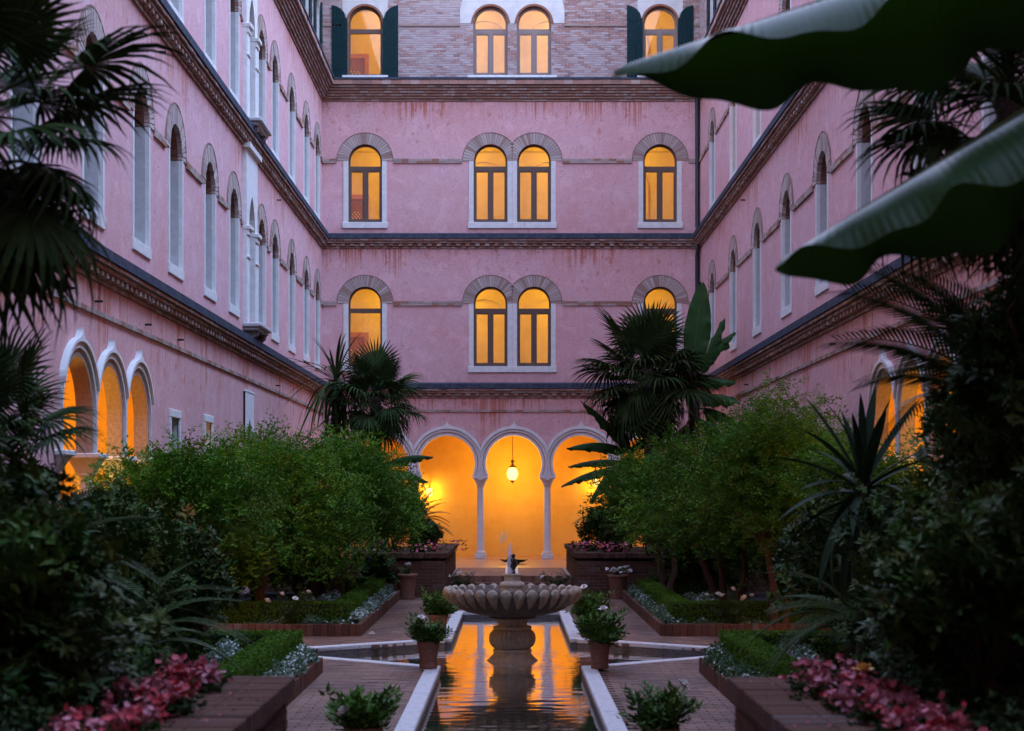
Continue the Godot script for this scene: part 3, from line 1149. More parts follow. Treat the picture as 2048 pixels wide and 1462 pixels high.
func end_wing(called: String, label: String, at: Vector3, turn: float, seen: bool) -> Node3D:
	var wing := thing(called, label, "building", at, turn)
	var us := [-4.56, -0.64, 0.72, 4.66]
	var levels := [FIRST, SECOND, THIRD]
	for k in 3:
		var st: Array = levels[k]
		var ops := []
		for u in us:
			ops.append(opening(u, st[2], st[3]))
		var mb := MB.new()
		panel(mb, -HALF, HALF, st[0], st[1], ops, 0.0, 4.0 + 5.3 * k)
		var inner := MB.new()
		panel(inner, -HALF, HALF, [5.33, 10.0, 14.6][k], st[1], ops, -0.45)
		var wl := piece(wing, "wall", mb.mesh(), M.mortar if k == 2 else M.pink_stucco)
		piece(wl, "inner_face", inner.mesh(), M.room_paint)
		for i in 4:
			var o: Dictionary = ops[i]
			var plainly: bool = i == 0 and k != 1
			frame_window(wing, o, -0.20, M.wood_grey if k == 2 and i > 0 else M.wood_brown, not plainly)
			var back := MB.new()
			reveal(back, o, -0.30, -0.45)
			piece(wing, "inner_reveal", back.mesh(), M.room_paint)
			if k == 2:
				var rv := MB.new()
				reveal(rv, o, 0.015, -0.30)
				piece(wing, "reveal", rv.mesh(), M.terracotta)
				var hb := MB.new()
				hb.col = Color(0.30, 0.13, 0.085)
				ring(hb, o.u, o.spring, 0.535, 0.60, 0.0, PI, -0.02, 0.03, 24)
				piece(wing, "window_hood", hb.mesh(), M.bricks)
				if i == 0 or i == 3:
					shutter(wing, o, -1.0)
					shutter(wing, o, 1.0)
			else:
				var cl := -1e3
				var cr := 1e3
				if i == 1:
					cr = 0.04
				if i == 2:
					cl = 0.04
				brick_arch(wing, o, seen, cl, cr)
				window_stone(wing, o)
		if k == 2:
			window_sill(wing, us[0] - 0.72, us[0] + 0.72, st[2], [], 0.14)
			window_sill(wing, us[1] - 0.72, us[2] + 0.72, st[2], [0.08, 0.93], 0.14)
			window_sill(wing, us[3] - 0.72, us[3] + 0.72, st[2], [], 0.14)
			bare_bricks(wing, -HALF, HALF, st[0], st[1], ops, [[us[1] - 0.92, us[2] + 0.92, st[3] + 0.02], [us[0] - 0.72, us[0] + 0.72, st[3] + 0.3], [us[3] - 0.72, us[3] + 0.72, st[3] + 0.3]])
			var thin := MB.new()
			thin.col = Color(0.34, 0.25, 0.22)
			for sp in [[-HALF, us[0] - 0.75], [us[0] + 1.06, us[1] - 0.95], [us[2] + 0.95, us[3] - 1.06], [us[3] + 1.06, HALF]]:
				if sp[1] - sp[0] > 0.1:
					thin.box(Vector3(sp[0], st[3] - 0.10, 0), Vector3(sp[1], st[3] - 0.045, 0.05))
			piece(wing, "string_course", thin.mesh(), M.bricks)
			plaster_patch(wing, ops)
		else:
			string_course(wing, -HALF, HALF, st[3] - 0.08, ops, 0.885)
			window_sill(wing, us[0] - 0.71, us[0] + 0.71, st[2], [us[0] + 0.02])
			window_sill(wing, us[1] - 0.71, us[2] + 0.71, st[2], [0.04, 0.42])
			window_sill(wing, us[3] - 0.71, us[3] + 0.71, st[2], [us[3] + 0.05])
	arcade(wing, -HALF, HALF, 0.09 - 2 * 2.09, 5, 2.09, 0.31, 5.33, M.pink_stucco_low, 0.45, 2.0)
	string_course(wing, -HALF, HALF, 4.90, [], 0.0, 1)
	cornice(wing, -HALF, HALF, 5.33, false, true)
	cornice(wing, -HALF, HALF, 10.0, false, true)
	cornice(wing, -HALF, HALF, 14.6, true, true)
	loggia(wing, -HALF, HALF, 2.05)
	var roof := MB.new()
	if not seen:
		var up := MB.new()
		up.box(Vector3(-HALF - 6, 19.6, -6.0), Vector3(HALF + 6, 25.2, 0.0))
		piece(wing, "attic_wall", up.mesh(), M.pink_stucco)
		cornice(wing, -HALF, HALF, 19.6, true, true)
		cornice(wing, -HALF, HALF, 24.4, true, true)
	roof.box(Vector3(-HALF - 6, 19.8 if seen else 25.3, -6.0), Vector3(HALF + 6, 20.0 if seen else 25.5, 0.5))
	piece(wing, "roof", roof.mesh(), M.terracotta)
	var bk := MB.new()
	bk.box(Vector3(-HALF - 6, -0.4, -6.4), Vector3(HALF + 6, 19.8, -6.2))
	piece(wing, "rear_wall", bk.mesh(), M.plaster)
	return wing


# smooth plaster round the heads of the top windows
func plaster_patch(wing: Node3D, ops: Array) -> void:
	var flat := func(mb: MB, a: float, b: float, lo0: float, lo1: float, hi0: float, hi1: float) -> void:
		mb.quad(Vector3(a, lo0, 0.022), Vector3(b, lo1, 0.022), Vector3(b, hi1, 0.022), Vector3(a, hi0, 0.022))
	var sp: float = ops[0].spring
	var edge := func(u: float, list: Array, big: float) -> Vector2:
		var lo := sp
		var hi := sp
		for o in list:
			var du: float = absf(u - o.u)
			if du < 0.60:
				lo = sp + sqrt(0.36 - du * du)
			if du < big:
				hi = maxf(hi, sp + 0.32 + sqrt(big * big - du * du))
		if list.size() > 1 and u > list[0].u and u < list[1].u:
			hi = sp + 1.5
		return Vector2(lo, maxf(hi, lo))
	for q in [[[ops[0]], ops[0].u - 0.71, ops[0].u + 0.71, 1.1], [[ops[3]], ops[3].u - 0.71, ops[3].u + 0.71, 1.1], [[ops[1], ops[2]], ops[1].u - 0.95, ops[2].u + 0.95, 0.96]]:
		var n := 60
		var mb := MB.new()
		for i in n:
			var a: float = lerpf(q[1], q[2], float(i) / n)
			var b: float = lerpf(q[1], q[2], float(i + 1) / n)
			var e0: Vector2 = edge.call(a, q[0], q[3])
			var e1: Vector2 = edge.call(b, q[0], q[3])
			if q[0].size() == 1:
				e0.y = sp + 1.3
				e1.y = sp + 1.3
			flat.call(mb, a, b, e0.x, e1.x, e0.y, e1.y)
		piece(wing, "plaster_patch", mb.mesh(), M.plaster)


func build_wings() -> void:
	side_wing("left_wing", "long pink stucco wing with a row of narrow arched windows and two stone balconies", true, [13.7, 16.5, 20.0, 23.26, 26.3, 29.0, 32.3, 35.1, 37.05, 39.0, 41.2, 44.35, 47.5, 50.2], 37.05)
	side_wing("right_wing", "long pink stucco wing partly hidden by banana leaves and palms, without balconies", false, [16.0, 20.0, 23.5, 27.5, 31.25, 35.3, 39.5, 43.75, 48.3], -1.0)
	var wing := end_wing("end_wing", "pink building across the court with lit orange windows, bare brick top and green shutters", Vector3(0, 0, -FAR_WALL), 0.0, true)
	var back := end_wing("opposite_wing", "pink arcaded building behind the camera, seen only mirrored in window glass", Vector3(0, 0, 3.0), PI, false)
	back.set_meta("group", "")
	back.remove_meta("group")
	# rain pipe in the right-hand corner
	var pipe := MB.new()
	pipe.tube([Vector3(HALF - 0.09, 0.3, 0.10), Vector3(HALF - 0.09, 5.2, 0.10), Vector3(HALF - 0.09, 5.3, 0.40), Vector3(HALF - 0.09, 5.9, 0.40), Vector3(HALF - 0.09, 6.1, 0.10), Vector3(HALF - 0.09, 9.8, 0.10), Vector3(HALF - 0.09, 9.95, 0.42), Vector3(HALF - 0.09, 10.5, 0.42), Vector3(HALF - 0.09, 10.7, 0.10), Vector3(HALF - 0.09, 15.0, 0.10)], [0.065, 0.065, 0.065, 0.065, 0.065, 0.065, 0.065, 0.065, 0.065, 0.065], 10)
	piece(wing, "rain_pipe", pipe.mesh(), M.drain_metal)
	# rooms behind the end wing's windows: a passage on each storey, lit from its ceiling
	for k in 3:
		var fl: float = [5.55, 10.1, 14.75][k]
		var rm := MB.new()
		var z0 := -0.45
		var z1 := -3.0
		rm.box(Vector3(-HALF - 0.2, fl, z1 - 0.2), Vector3(HALF + 0.2, fl + 4.1, z1))
		rm.box(Vector3(-HALF - 0.2, fl, z1), Vector3(-HALF, fl + 4.1, z0))
		rm.box(Vector3(HALF, fl, z1), Vector3(HALF + 0.2, fl + 4.1, z0))
		piece(wing, "passage_wall", rm.mesh(), M.room_paint)
		var cm := MB.new()
		cm.box(Vector3(-HALF, fl + 4.0, z1), Vector3(HALF, fl + 4.15, z0))
		piece(wing, "passage_ceiling", cm.mesh(), M.room_paint)
		var fm := MB.new()
		fm.box(Vector3(-HALF, fl - 0.15, z1), Vector3(HALF, fl, z0))
		piece(wing, "passage_floor", fm.mesh(), M.door_wood)
		# shallow blind arches and a moulding along the passage wall
		var rb := MB.new()
		for ax in [-3.1, -0.9, 1.3, 3.5]:
			ring(rb, ax, fl + 2.3, 0.92, 1.04, 0.0, PI, z1, z1 + 0.06, 24)
			for e in [-1.0, 1.0]:
				rb.box(Vector3(ax + e * 0.98 - 0.06, fl, z1), Vector3(ax + e * 0.98 + 0.06, fl + 2.3, z1 + 0.06))
		rb.box(Vector3(-HALF, fl + 3.55, z1), Vector3(HALF, fl + 3.68, z1 + 0.10))
		stuff(wing, "blind_arches", rb.mesh(), M.room_paint)
		# door in its frame with a pierced screen, and the number beside it
		var db := MB.new()
		db.box(Vector3(-5.68, fl, z1), Vector3(-5.55, fl + 1.98, z1 + 0.07))
		db.box(Vector3(-4.70 - 0.14, fl, z1), Vector3(-4.70, fl + 1.98, z1 + 0.07))
		db.box(Vector3(-5.68, fl + 1.98, z1), Vector3(-4.70, fl + 2.13, z1 + 0.075))
		var door := piece(wing, "passage_door", db.mesh(), M.frame_wood)
		var lf := MB.new()
		lf.box(Vector3(-5.55, fl, z1), Vector3(-4.84, fl + 1.98, z1 + 0.03))
		piece(door, "door_leaf", lf.mesh(), M.door_wood)
		var sc := MB.new()
		for i in 9:
			for j in 16:
				if (i + j) % 2 == 0:
					sc.box(Vector3(-5.46 + i * 0.055, fl + 0.55 + j * 0.065, z1 + 0.03), Vector3(-5.46 + i * 0.055 + 0.04, fl + 0.55 + j * 0.065 + 0.048, z1 + 0.04))
		piece(door, "pierced_screen", sc.mesh(), M.room_paint)
		if k > 0:
			var tx := TextMesh.new()
			tx.text = "324" if k == 1 else "424"
			var fo := SystemFont.new()
			fo.font_names = PackedStringArray(["Droid Serif"])
			tx.font = fo
			tx.font_size = 24
			tx.pixel_size = 0.006
			tx.depth = 0.004
			var no_ := piece(wing, "door_number", tx, M.sign_print)
			no_.position = Vector3(-4.47, fl + 0.98, z1 + 0.003)
	# scar in the loggia plaster
	var sb := MB.new()
	for q in [[-0.32, 0.86, 0.10, 0.13], [-0.18, 0.92, 0.09, 0.10], [-0.30, 1.05, 0.07, 0.09], [-0.13, 1.06, 0.06, 0.07], [-0.25, 0.78, 0.06, 0.05]]:
		var ctr := Vector3(q[0], q[1], -2.495)
		for i in 9:
			var a0 := TAU * i / 9.0
			var a1 := TAU * (i + 1) / 9.0
			var f0 := 1.0 + 0.3 * sin(i * 2.7)
			var f1 := 1.0 + 0.3 * sin(((i + 1) % 9) * 2.7)
			sb.tri(ctr, ctr + Vector3(cos(a0) * q[2] * f0 * 0.6, sin(a0) * q[3] * f0, 0), ctr + Vector3(cos(a1) * q[2] * f1 * 0.6, sin(a1) * q[3] * f1, 0))
	piece(wing, "plaster_scar", sb.mesh(), M.plaster)


# ---------------------------------------------------------------- lamps
func glow(at: Vector3, energy: float, color: Color, size: float) -> void:
	var l := OmniLight3D.new()
	l.name = "lamp_light"
	l.position = at
	l.light_energy = energy * 0.19
	l.light_color = color
	l.light_size = size
	l.omni_range = 14.0
	l.omni_attenuation = 2.0
	l.shadow_enabled = true
	add_child(l, true)


const WARM := Color(1.0, 0.75, 0.27)


func lantern(label: String, at: Vector3, top: float, energy: float, group := "") -> void:
	var t := thing("hanging_lantern", label, "lantern", at, 0.0, group)
	var gb := MB.new()
	gb.lathe([Vector2(0.0, -0.20), Vector2(0.10, -0.19), Vector2(0.15, -0.12), Vector2(0.185, -0.02), Vector2(0.175, 0.08), Vector2(0.13, 0.17), Vector2(0.07, 0.21), Vector2(0.0, 0.215)], 18, Vector3.ZERO, 9, 0.08)
	piece(t, "globe", gb.mesh(), M.lamp_glow)
	var cb := MB.new()
	cb.lathe([Vector2(0.0, 0.20), Vector2(0.11, 0.20), Vector2(0.10, 0.25), Vector2(0.04, 0.29), Vector2(0.03, 0.36), Vector2(0.07, 0.40), Vector2(0.02, 0.46), Vector2(0.0, 0.47)], 12)
	cb.lathe([Vector2(0.0, -0.34), Vector2(0.015, -0.32), Vector2(0.02, -0.29), Vector2(0.05, -0.25), Vector2(0.10, -0.20), Vector2(0.0, -0.195)], 10)
	piece(t, "brass_cap", cb.mesh(), M.brass)
	var rod := MB.new()
	rod.tube([Vector3(0, 0.45, 0), Vector3(0, top - at.y, 0)], [0.012, 0.012], 6)
	piece(t, "chain", rod.mesh(), M.brass)
	glow(at, energy, WARM, 0.15)


func sconce(label: String, at: Vector3, turn: float, energy: float) -> void:
	var t := thing("wall_lamp", label, "wall lamp", at, turn)
	var gb := MB.new()
	gb.lathe([Vector2(0.0, -0.14), Vector2(0.07, -0.12), Vector2(0.11, 0.0), Vector2(0.09, 0.12), Vector2(0.0, 0.15)], 14)
	piece(t, "globe", gb.mesh(), M.lamp_glow)
	var ab := MB.new()
	ab.tube([Vector3(0, 0.14, 0), Vector3(0, 0.24, -0.05), Vector3(0, 0.2, -0.16), Vector3(0, 0.08, -0.22)], [0.014, 0.014, 0.014, 0.02], 6)
	ab.lathe([Vector2(0.0, -0.02), Vector2(0.06, -0.01), Vector2(0.06, 0.01), Vector2(0.0, 0.02)], 10, Vector3(0, 0.15, 0))
	piece(t, "bracket", ab.mesh(), M.brass)
	glow(at, energy, WARM, 0.1)


func build_lamps() -> void:
	lantern("glowing glass lantern hanging on a chain in the middle arch of the end loggia", Vector3(0.05, 2.98, -52.6), 4.30, 5.0)
	sconce("wall lamp glowing behind the palm at the left planter", Vector3(-2.66, 2.40, -53.83), 0.0, 1.7)
	sconce("wall lamp half hidden by leaves in the right arch of the end loggia", Vector3(2.78, 2.72, -53.83), 0.0, 1.7)
	sconce("wall lamp out of sight behind the far left arch", Vector3(-4.9, 2.6, -53.83), 0.0, 1.4)
	sconce("wall lamp out of sight behind the far right arch", Vector3(4.9, 2.6, -53.83), 0.0, 1.4)
	lantern("lantern inside the left wing's three arches above the garden trees", Vector3(-7.4, 3.0, -MID), 4.30, 6.5)
	lantern("lantern inside the right wing's three arches behind the palm fronds", Vector3(7.4, 3.0, -MID), 4.30, 6.0)
	for k in 3:
		for x in [-2.7, 2.7]:
			var y: float = [9.2, 13.75, 18.4][k]
			var at := Vector3(x, y, -FAR_WALL - 1.7)
			var t := thing("ceiling_lamp", "%s ceiling globe of the passage behind the %s row of windows" % ["left" if x < 0 else "right", ["lowest", "middle", "topmost"][k]], "ceiling lamp", at)
			var gb := MB.new()
			gb.lathe([Vector2(0.0, -0.15), Vector2(0.11, -0.11), Vector2(0.15, 0.0), Vector2(0.11, 0.11), Vector2(0.0, 0.15)], 14)
			piece(t, "globe", gb.mesh(), M.lamp_glow)
			var rod := MB.new()
			rod.tube([Vector3(0, 0.14, 0), Vector3(0, 0.36, 0)], [0.02, 0.02], 6)
			piece(t, "rod", rod.mesh(), M.brass)
			glow(at, 4.9, Color(1.0, 0.81, 0.28), 0.15)


# ---------------------------------------------------------------- ground
const ARM := 3.65          # how far the pointed side arms of the canal reach
const OPEN := 2.1          # half of their width where they leave the canal
const EDGE := 2.45         # the beds begin here
const BED_NEAR := 21.5
const BED_FAR := 27.0
const CANAL_END := 32.4


func paved(x: float, d: float) -> bool:
	x = absf(x)
	if x < 1.12 and d < CANAL_END + 0.2:
		return false
	if x < ARM and absf(d - MID) < OPEN * (1.0 - (x - 1.05) / (ARM - 1.05)) + 0.02:
		return false
	if x > EDGE + 0.12 and (d < BED_NEAR or d > BED_FAR) and d < 37.0:
		return false
	if d > 37.1 and x > 1.45:
		return false
	return x < HALF and d < 40.5


func build_ground() -> void:
	var g := MB.new()
	g.quad(Vector3(-150, -0.62, 150), Vector3(150, -0.62, 150), Vector3(150, -0.62, -200), Vector3(-150, -0.62, -200))
	struct("ground", g.mesh(), M.soil)
	# the bedding sheet under the paving, with the canal left open
	var pb := MB.new()
	for s in [-1.0, 1.0]:
		var out := PackedVector2Array([Vector2(1.0, 6.0), Vector2(1.0, MID - OPEN), Vector2(ARM, MID), Vector2(1.0, MID + OPEN), Vector2(1.0, CANAL_END + 0.1), Vector2(HALF, CANAL_END + 0.1), Vector2(HALF, 6.0)])
		var tr := Geometry2D.triangulate_polygon(out)
		for i in range(0, tr.size(), 3):
			var p := []
			for k in 3:
				p.append(Vector3(s * out[tr[i + k]].x, -0.014, -out[tr[i + k]].y))
			pb.otri(p[0], p[1], p[2], Vector3(0, -50, -MID))
	pb.quad(Vector3(-HALF, -0.014, -CANAL_END - 0.1), Vector3(HALF, -0.014, -CANAL_END - 0.1), Vector3(HALF, -0.014, -40.8), Vector3(-HALF, -0.014, -40.8))
	var pave := struct("pavement", pb.mesh(), M.pave_bed)
	var rest := MB.new()
	var shown := 0
	var kinds := []
	for k in 5:
		var b := MB.new()
		b.bevel(Vector3(-0.122, -0.05, -0.057), Vector3(0.122, 0.0, 0.057), 0.006)
		kinds.append(b.mesh())
	var tones := []
	for k in 7:
		var m: StandardMaterial3D = M.pavers.duplicate()
		m.vertex_color_use_as_albedo = false
		var c := Color(0.125, 0.058, 0.038).lerp(Color(0.285, 0.148, 0.10), k / 6.0)
		m.albedo_color = lin(c.r, c.g, c.b)
		tones.append(m)
	var wear := FastNoiseLite.new()
	wear.seed = 5
	wear.frequency = 0.45
	var d := 12.0
	var row := 0
	while d < 40.4:
		var x := -HALF + (0.125 if row % 2 else 0.0)
		while x < HALF:
			if paved(x, d) and (paved(x + 0.09 * signf(x), d) or absf(x) > 2.0) and (paved(x, d + 0.06) or d > 37.0):
				var tone := clampf(0.5 + 0.9 * wear.get_noise_2d(x * 2.0, d) + rng.randf_range(-0.3, 0.3), 0.0, 1.0)
				var lift := rng.randf_range(-0.003, 0.002)
				if d > 15.6 and shown < 300 and absf(x) < 2.5:
					var o := piece(pave, "brick", kinds[rng.randi() % 5], tones[int(tone * 6.0)])
					o.position = Vector3(x, lift, -d)
					o.rotation = Vector3(rng.randf_range(-0.02, 0.02), rng.randf_range(-0.02, 0.02), rng.randf_range(-0.012, 0.012))
					shown += 1
				else:
					rest.col = Color(0.125, 0.058, 0.038).lerp(Color(0.285, 0.148, 0.10), tone)
					rest.box(Vector3(x - 0.122, -0.05, -d - 0.057), Vector3(x + 0.122, lift, -d + 0.057))
			x += 0.25
		d += 0.12
		row += 1
	stuff(pave, "bricks", rest.mesh(), M.pavers)
	# terrace before the end loggia, with two steps
	var t := MB.new()
	t.box(Vector3(-HALF, -0.5, -FAR_WALL + 0.0), Vector3(HALF, 0.305, -45.5))
	struct("terrace", t.mesh(), M.terrace_floor)
	var tb := MB.new()
	tb.box(Vector3(-HALF, -0.5, -45.5), Vector3(HALF, 0.30, -40.9))
	var brick_terrace := struct("brick_terrace", tb.mesh(), M.mortar)
	var st := MB.new()
	for r in 38:
		var z := -40.86 - r * 0.122
		for i in 24:
			var x0 := -1.46 + i * 0.1225 + (0.06 if r % 2 else 0.0)
			if x0 + 0.116 > 1.47:
				continue
			st.col = Color(0.24, 0.10, 0.07).lerp(Color(0.36, 0.19, 0.14), rng.randf())
			st.box(Vector3(x0, 0.25, z - 0.118), Vector3(x0 + 0.117, 0.308 + rng.randf_range(-0.002, 0.002), z))
	stuff(brick_terrace, "bricks", st.mesh(), M.pavers)
	var step := MB.new()
	step.box(Vector3(-1.47, -0.5, -40.9), Vector3(1.47, 0.12, -40.55))
	var steps := struct("garden_steps", step.mesh(), M.mortar)
	for k in 2:
		for i in 24:
			var sb := MB.new()
			sb.col = Color(0.20, 0.085, 0.06).lerp(Color(0.33, 0.17, 0.12), rng.randf())
			var x0 := -1.465 + i * 0.122
			var y1: float = [0.155, 0.309][k]
			var z1: float = [-40.5, -40.84][k]
			sb.box(Vector3(x0, y1 - 0.15, z1 - 0.24), Vector3(x0 + 0.117, y1, z1 + rng.randf_range(0.0, 0.006)))
			piece(steps, "brick", sb.mesh(), M.bricks)
	# the marble runnel down the middle of the terrace and steps
	var rn := MB.new()
	for s in [-1.0, 1.0]:
		rn.box(Vector3(0.02 + s * 0.115 - 0.05, 0.26, -47.6), Vector3(0.02 + s * 0.115 + 0.05, 0.335, -40.50))
		rn.box(Vector3(0.02 + s * 0.115 - 0.05, 0.0, -40.50), Vector3(0.02 + s * 0.115 + 0.05, 0.18, -40.30))
	rn.box(Vector3(-0.045, 0.26, -47.6), Vector3(0.085, 0.315, -40.46))
	rn.box(Vector3(-0.045, 0.0, -40.46), Vector3(0.085, 0.16, -40.30))
	struct("water_runnel", rn.mesh(), M.kerb_stone)


func ripple(x: float, d: float, n: FastNoiseLite) -> float:
	var h := 0.0015 * n.get_noise_2d(x * 1.3, d * 3.2) + 0.0008 * n.get_noise_2d(x * 4.0 + 50.0, d * 7.0)
	var r := Vector2(x - 0.02, d - MID).length()
	var near := exp(-pow((r - 0.95) / 0.75, 2.0))
	h += near * (0.0030 * n.get_noise_2d(x * 14.0, d * 14.0 + 9.0) + 0.0012 * sin(r * 34.0))
	h += 0.0005 * sin(r * 15.0) * exp(-r * 0.28)
	return h


func build_canal() -> void:
	var n := FastNoiseLite.new()
	n.seed = 3
	n.frequency = 1.0
	n.fractal_octaves = 2
	var level := -0.115
	var mb := MB.new()
	var p := PackedVector3Array()
	var rows := 560
	var cols := 34
	for r in rows:
		var d := 10.0 + 22.32 * r / (rows - 1)
		for c in cols:
			var x := -0.95 + 1.9 * c / (cols - 1)
			p.push_back(Vector3(x, level + ripple(x, d, n), -d))
	mb.grid(p, rows, cols, false, true)
	for s in [-1.0, 1.0]:
		p = PackedVector3Array()
		for r in 70:
			for c in 36:
				var x := 0.95 + (ARM - 0.97) * c / 35.0
				var half := OPEN * (1.0 - (x - 0.95) / (ARM - 0.95))
				var d := MID - half + 2.0 * half * r / 69.0
				p.push_back(Vector3(s * x, level + ripple(s * x, d, n), -d))
		mb.grid(p, 70, 36, false, s > 0)
	struct("water", mb.mesh(), M.water)
	var bed := MB.new()
	bed.quad(Vector3(-1.1, -0.42, -9), Vector3(1.1, -0.42, -9), Vector3(1.1, -0.42, -CANAL_END - 0.1), Vector3(-1.1, -0.42, -CANAL_END - 0.1))
	for s in [-1.0, 1.0]:
		bed.otri(Vector3(s * 1.1, -0.423, -MID + OPEN), Vector3(s * 1.1, -0.423, -MID - OPEN), Vector3(s * ARM, -0.423, -MID), Vector3(0, -50, -MID))
	struct("canal_bed", bed.mesh(), M.basin)
	# white kerbs, stone by stone
	var kerb := Node3D.new()
	kerb.name = "canal_kerb"
	kerb.set_meta("kind", "structure")
	add_child(kerb)
	for s in [-1.0, 1.0]:
		for span in [[9.6, MID - OPEN - 0.0], [MID + OPEN + 0.0, CANAL_END]]:
			var k := int(round((span[1] - span[0]) / 1.55))
			for i in k:
				var a := lerpf(span[0], span[1], float(i) / k)
				var b := lerpf(span[0], span[1], float(i + 1) / k)
				var sb := MB.new()
				sb.bevel(Vector3(s * 1.04 - 0.10, -0.045, -b + 0.003), Vector3(s * 1.04 + 0.10, 0.028 + rng.randf_range(-0.003, 0.002), -a - 0.003), 0.010)
				var slab := piece(kerb, "stone", sb.mesh(), M.kerb_stone)
				var wb := MB.new()
				wb.box(Vector3(s * 1.04 - 0.088, -0.5, -b + 0.002), Vector3(s * 1.04 + 0.088, -0.046, -a - 0.002))
				piece(slab, "canal_wall", wb.mesh(), M.wet_stone)
		for e in [-1.0, 1.0]:
			var from := Vector3(s * 0.95, 0, -MID - e * OPEN)
			var to := Vector3(s * (ARM + 0.05), 0, -MID)
			var way := (to - from).normalized()
			var long := from.distance_to(to)
			var across := Vector3(way.z, 0, -way.x)
			if across.z * -e < 0:
				across = -across
			for i in 2:
				var sb := MB.new()
				var x := Transform3D(Basis(way, Vector3.UP, way.cross(Vector3.UP)), from)
				var side := 1.0 if x.basis.z.dot(across) > 0 else -1.0
				var z0 := minf(0.0, side * 0.19)
				sb.bevel(Vector3(long * i / 2.0 + 0.003 + (0.11 if i == 0 else 0.0), -0.045, z0), Vector3(long * (i + 1) / 2.0 - 0.003, 0.022, z0 + 0.19), 0.010, x)
				var slab := piece(kerb, "stone", sb.mesh(), M.kerb_stone)
				var wb := MB.new()
				wb.box(Vector3(long * i / 2.0 + (0.12 if i == 0 else 0.004), -0.5, z0 + 0.012), Vector3(long * (i + 1) / 2.0 - 0.004, -0.046, z0 + 0.178), x)
				piece(slab, "canal_wall", wb.mesh(), M.wet_stone)
	for i in 2:
		var sb := MB.new()
		sb.bevel(Vector3(-1.14 + 1.14 * i + 0.003, -0.045, -CANAL_END - 0.20), Vector3(1.14 * i - 0.003, 0.025, -CANAL_END), 0.008)
		var slab := piece(kerb, "stone", sb.mesh(), M.kerb_stone)
		var wb := MB.new()
		wb.box(Vector3(-1.13 + 1.13 * i, -0.5, -CANAL_END - 0.18), Vector3(1.13 * i, -0.046, -CANAL_END - 0.012))
		piece(slab, "canal_wall", wb.mesh(), M.wet_stone)


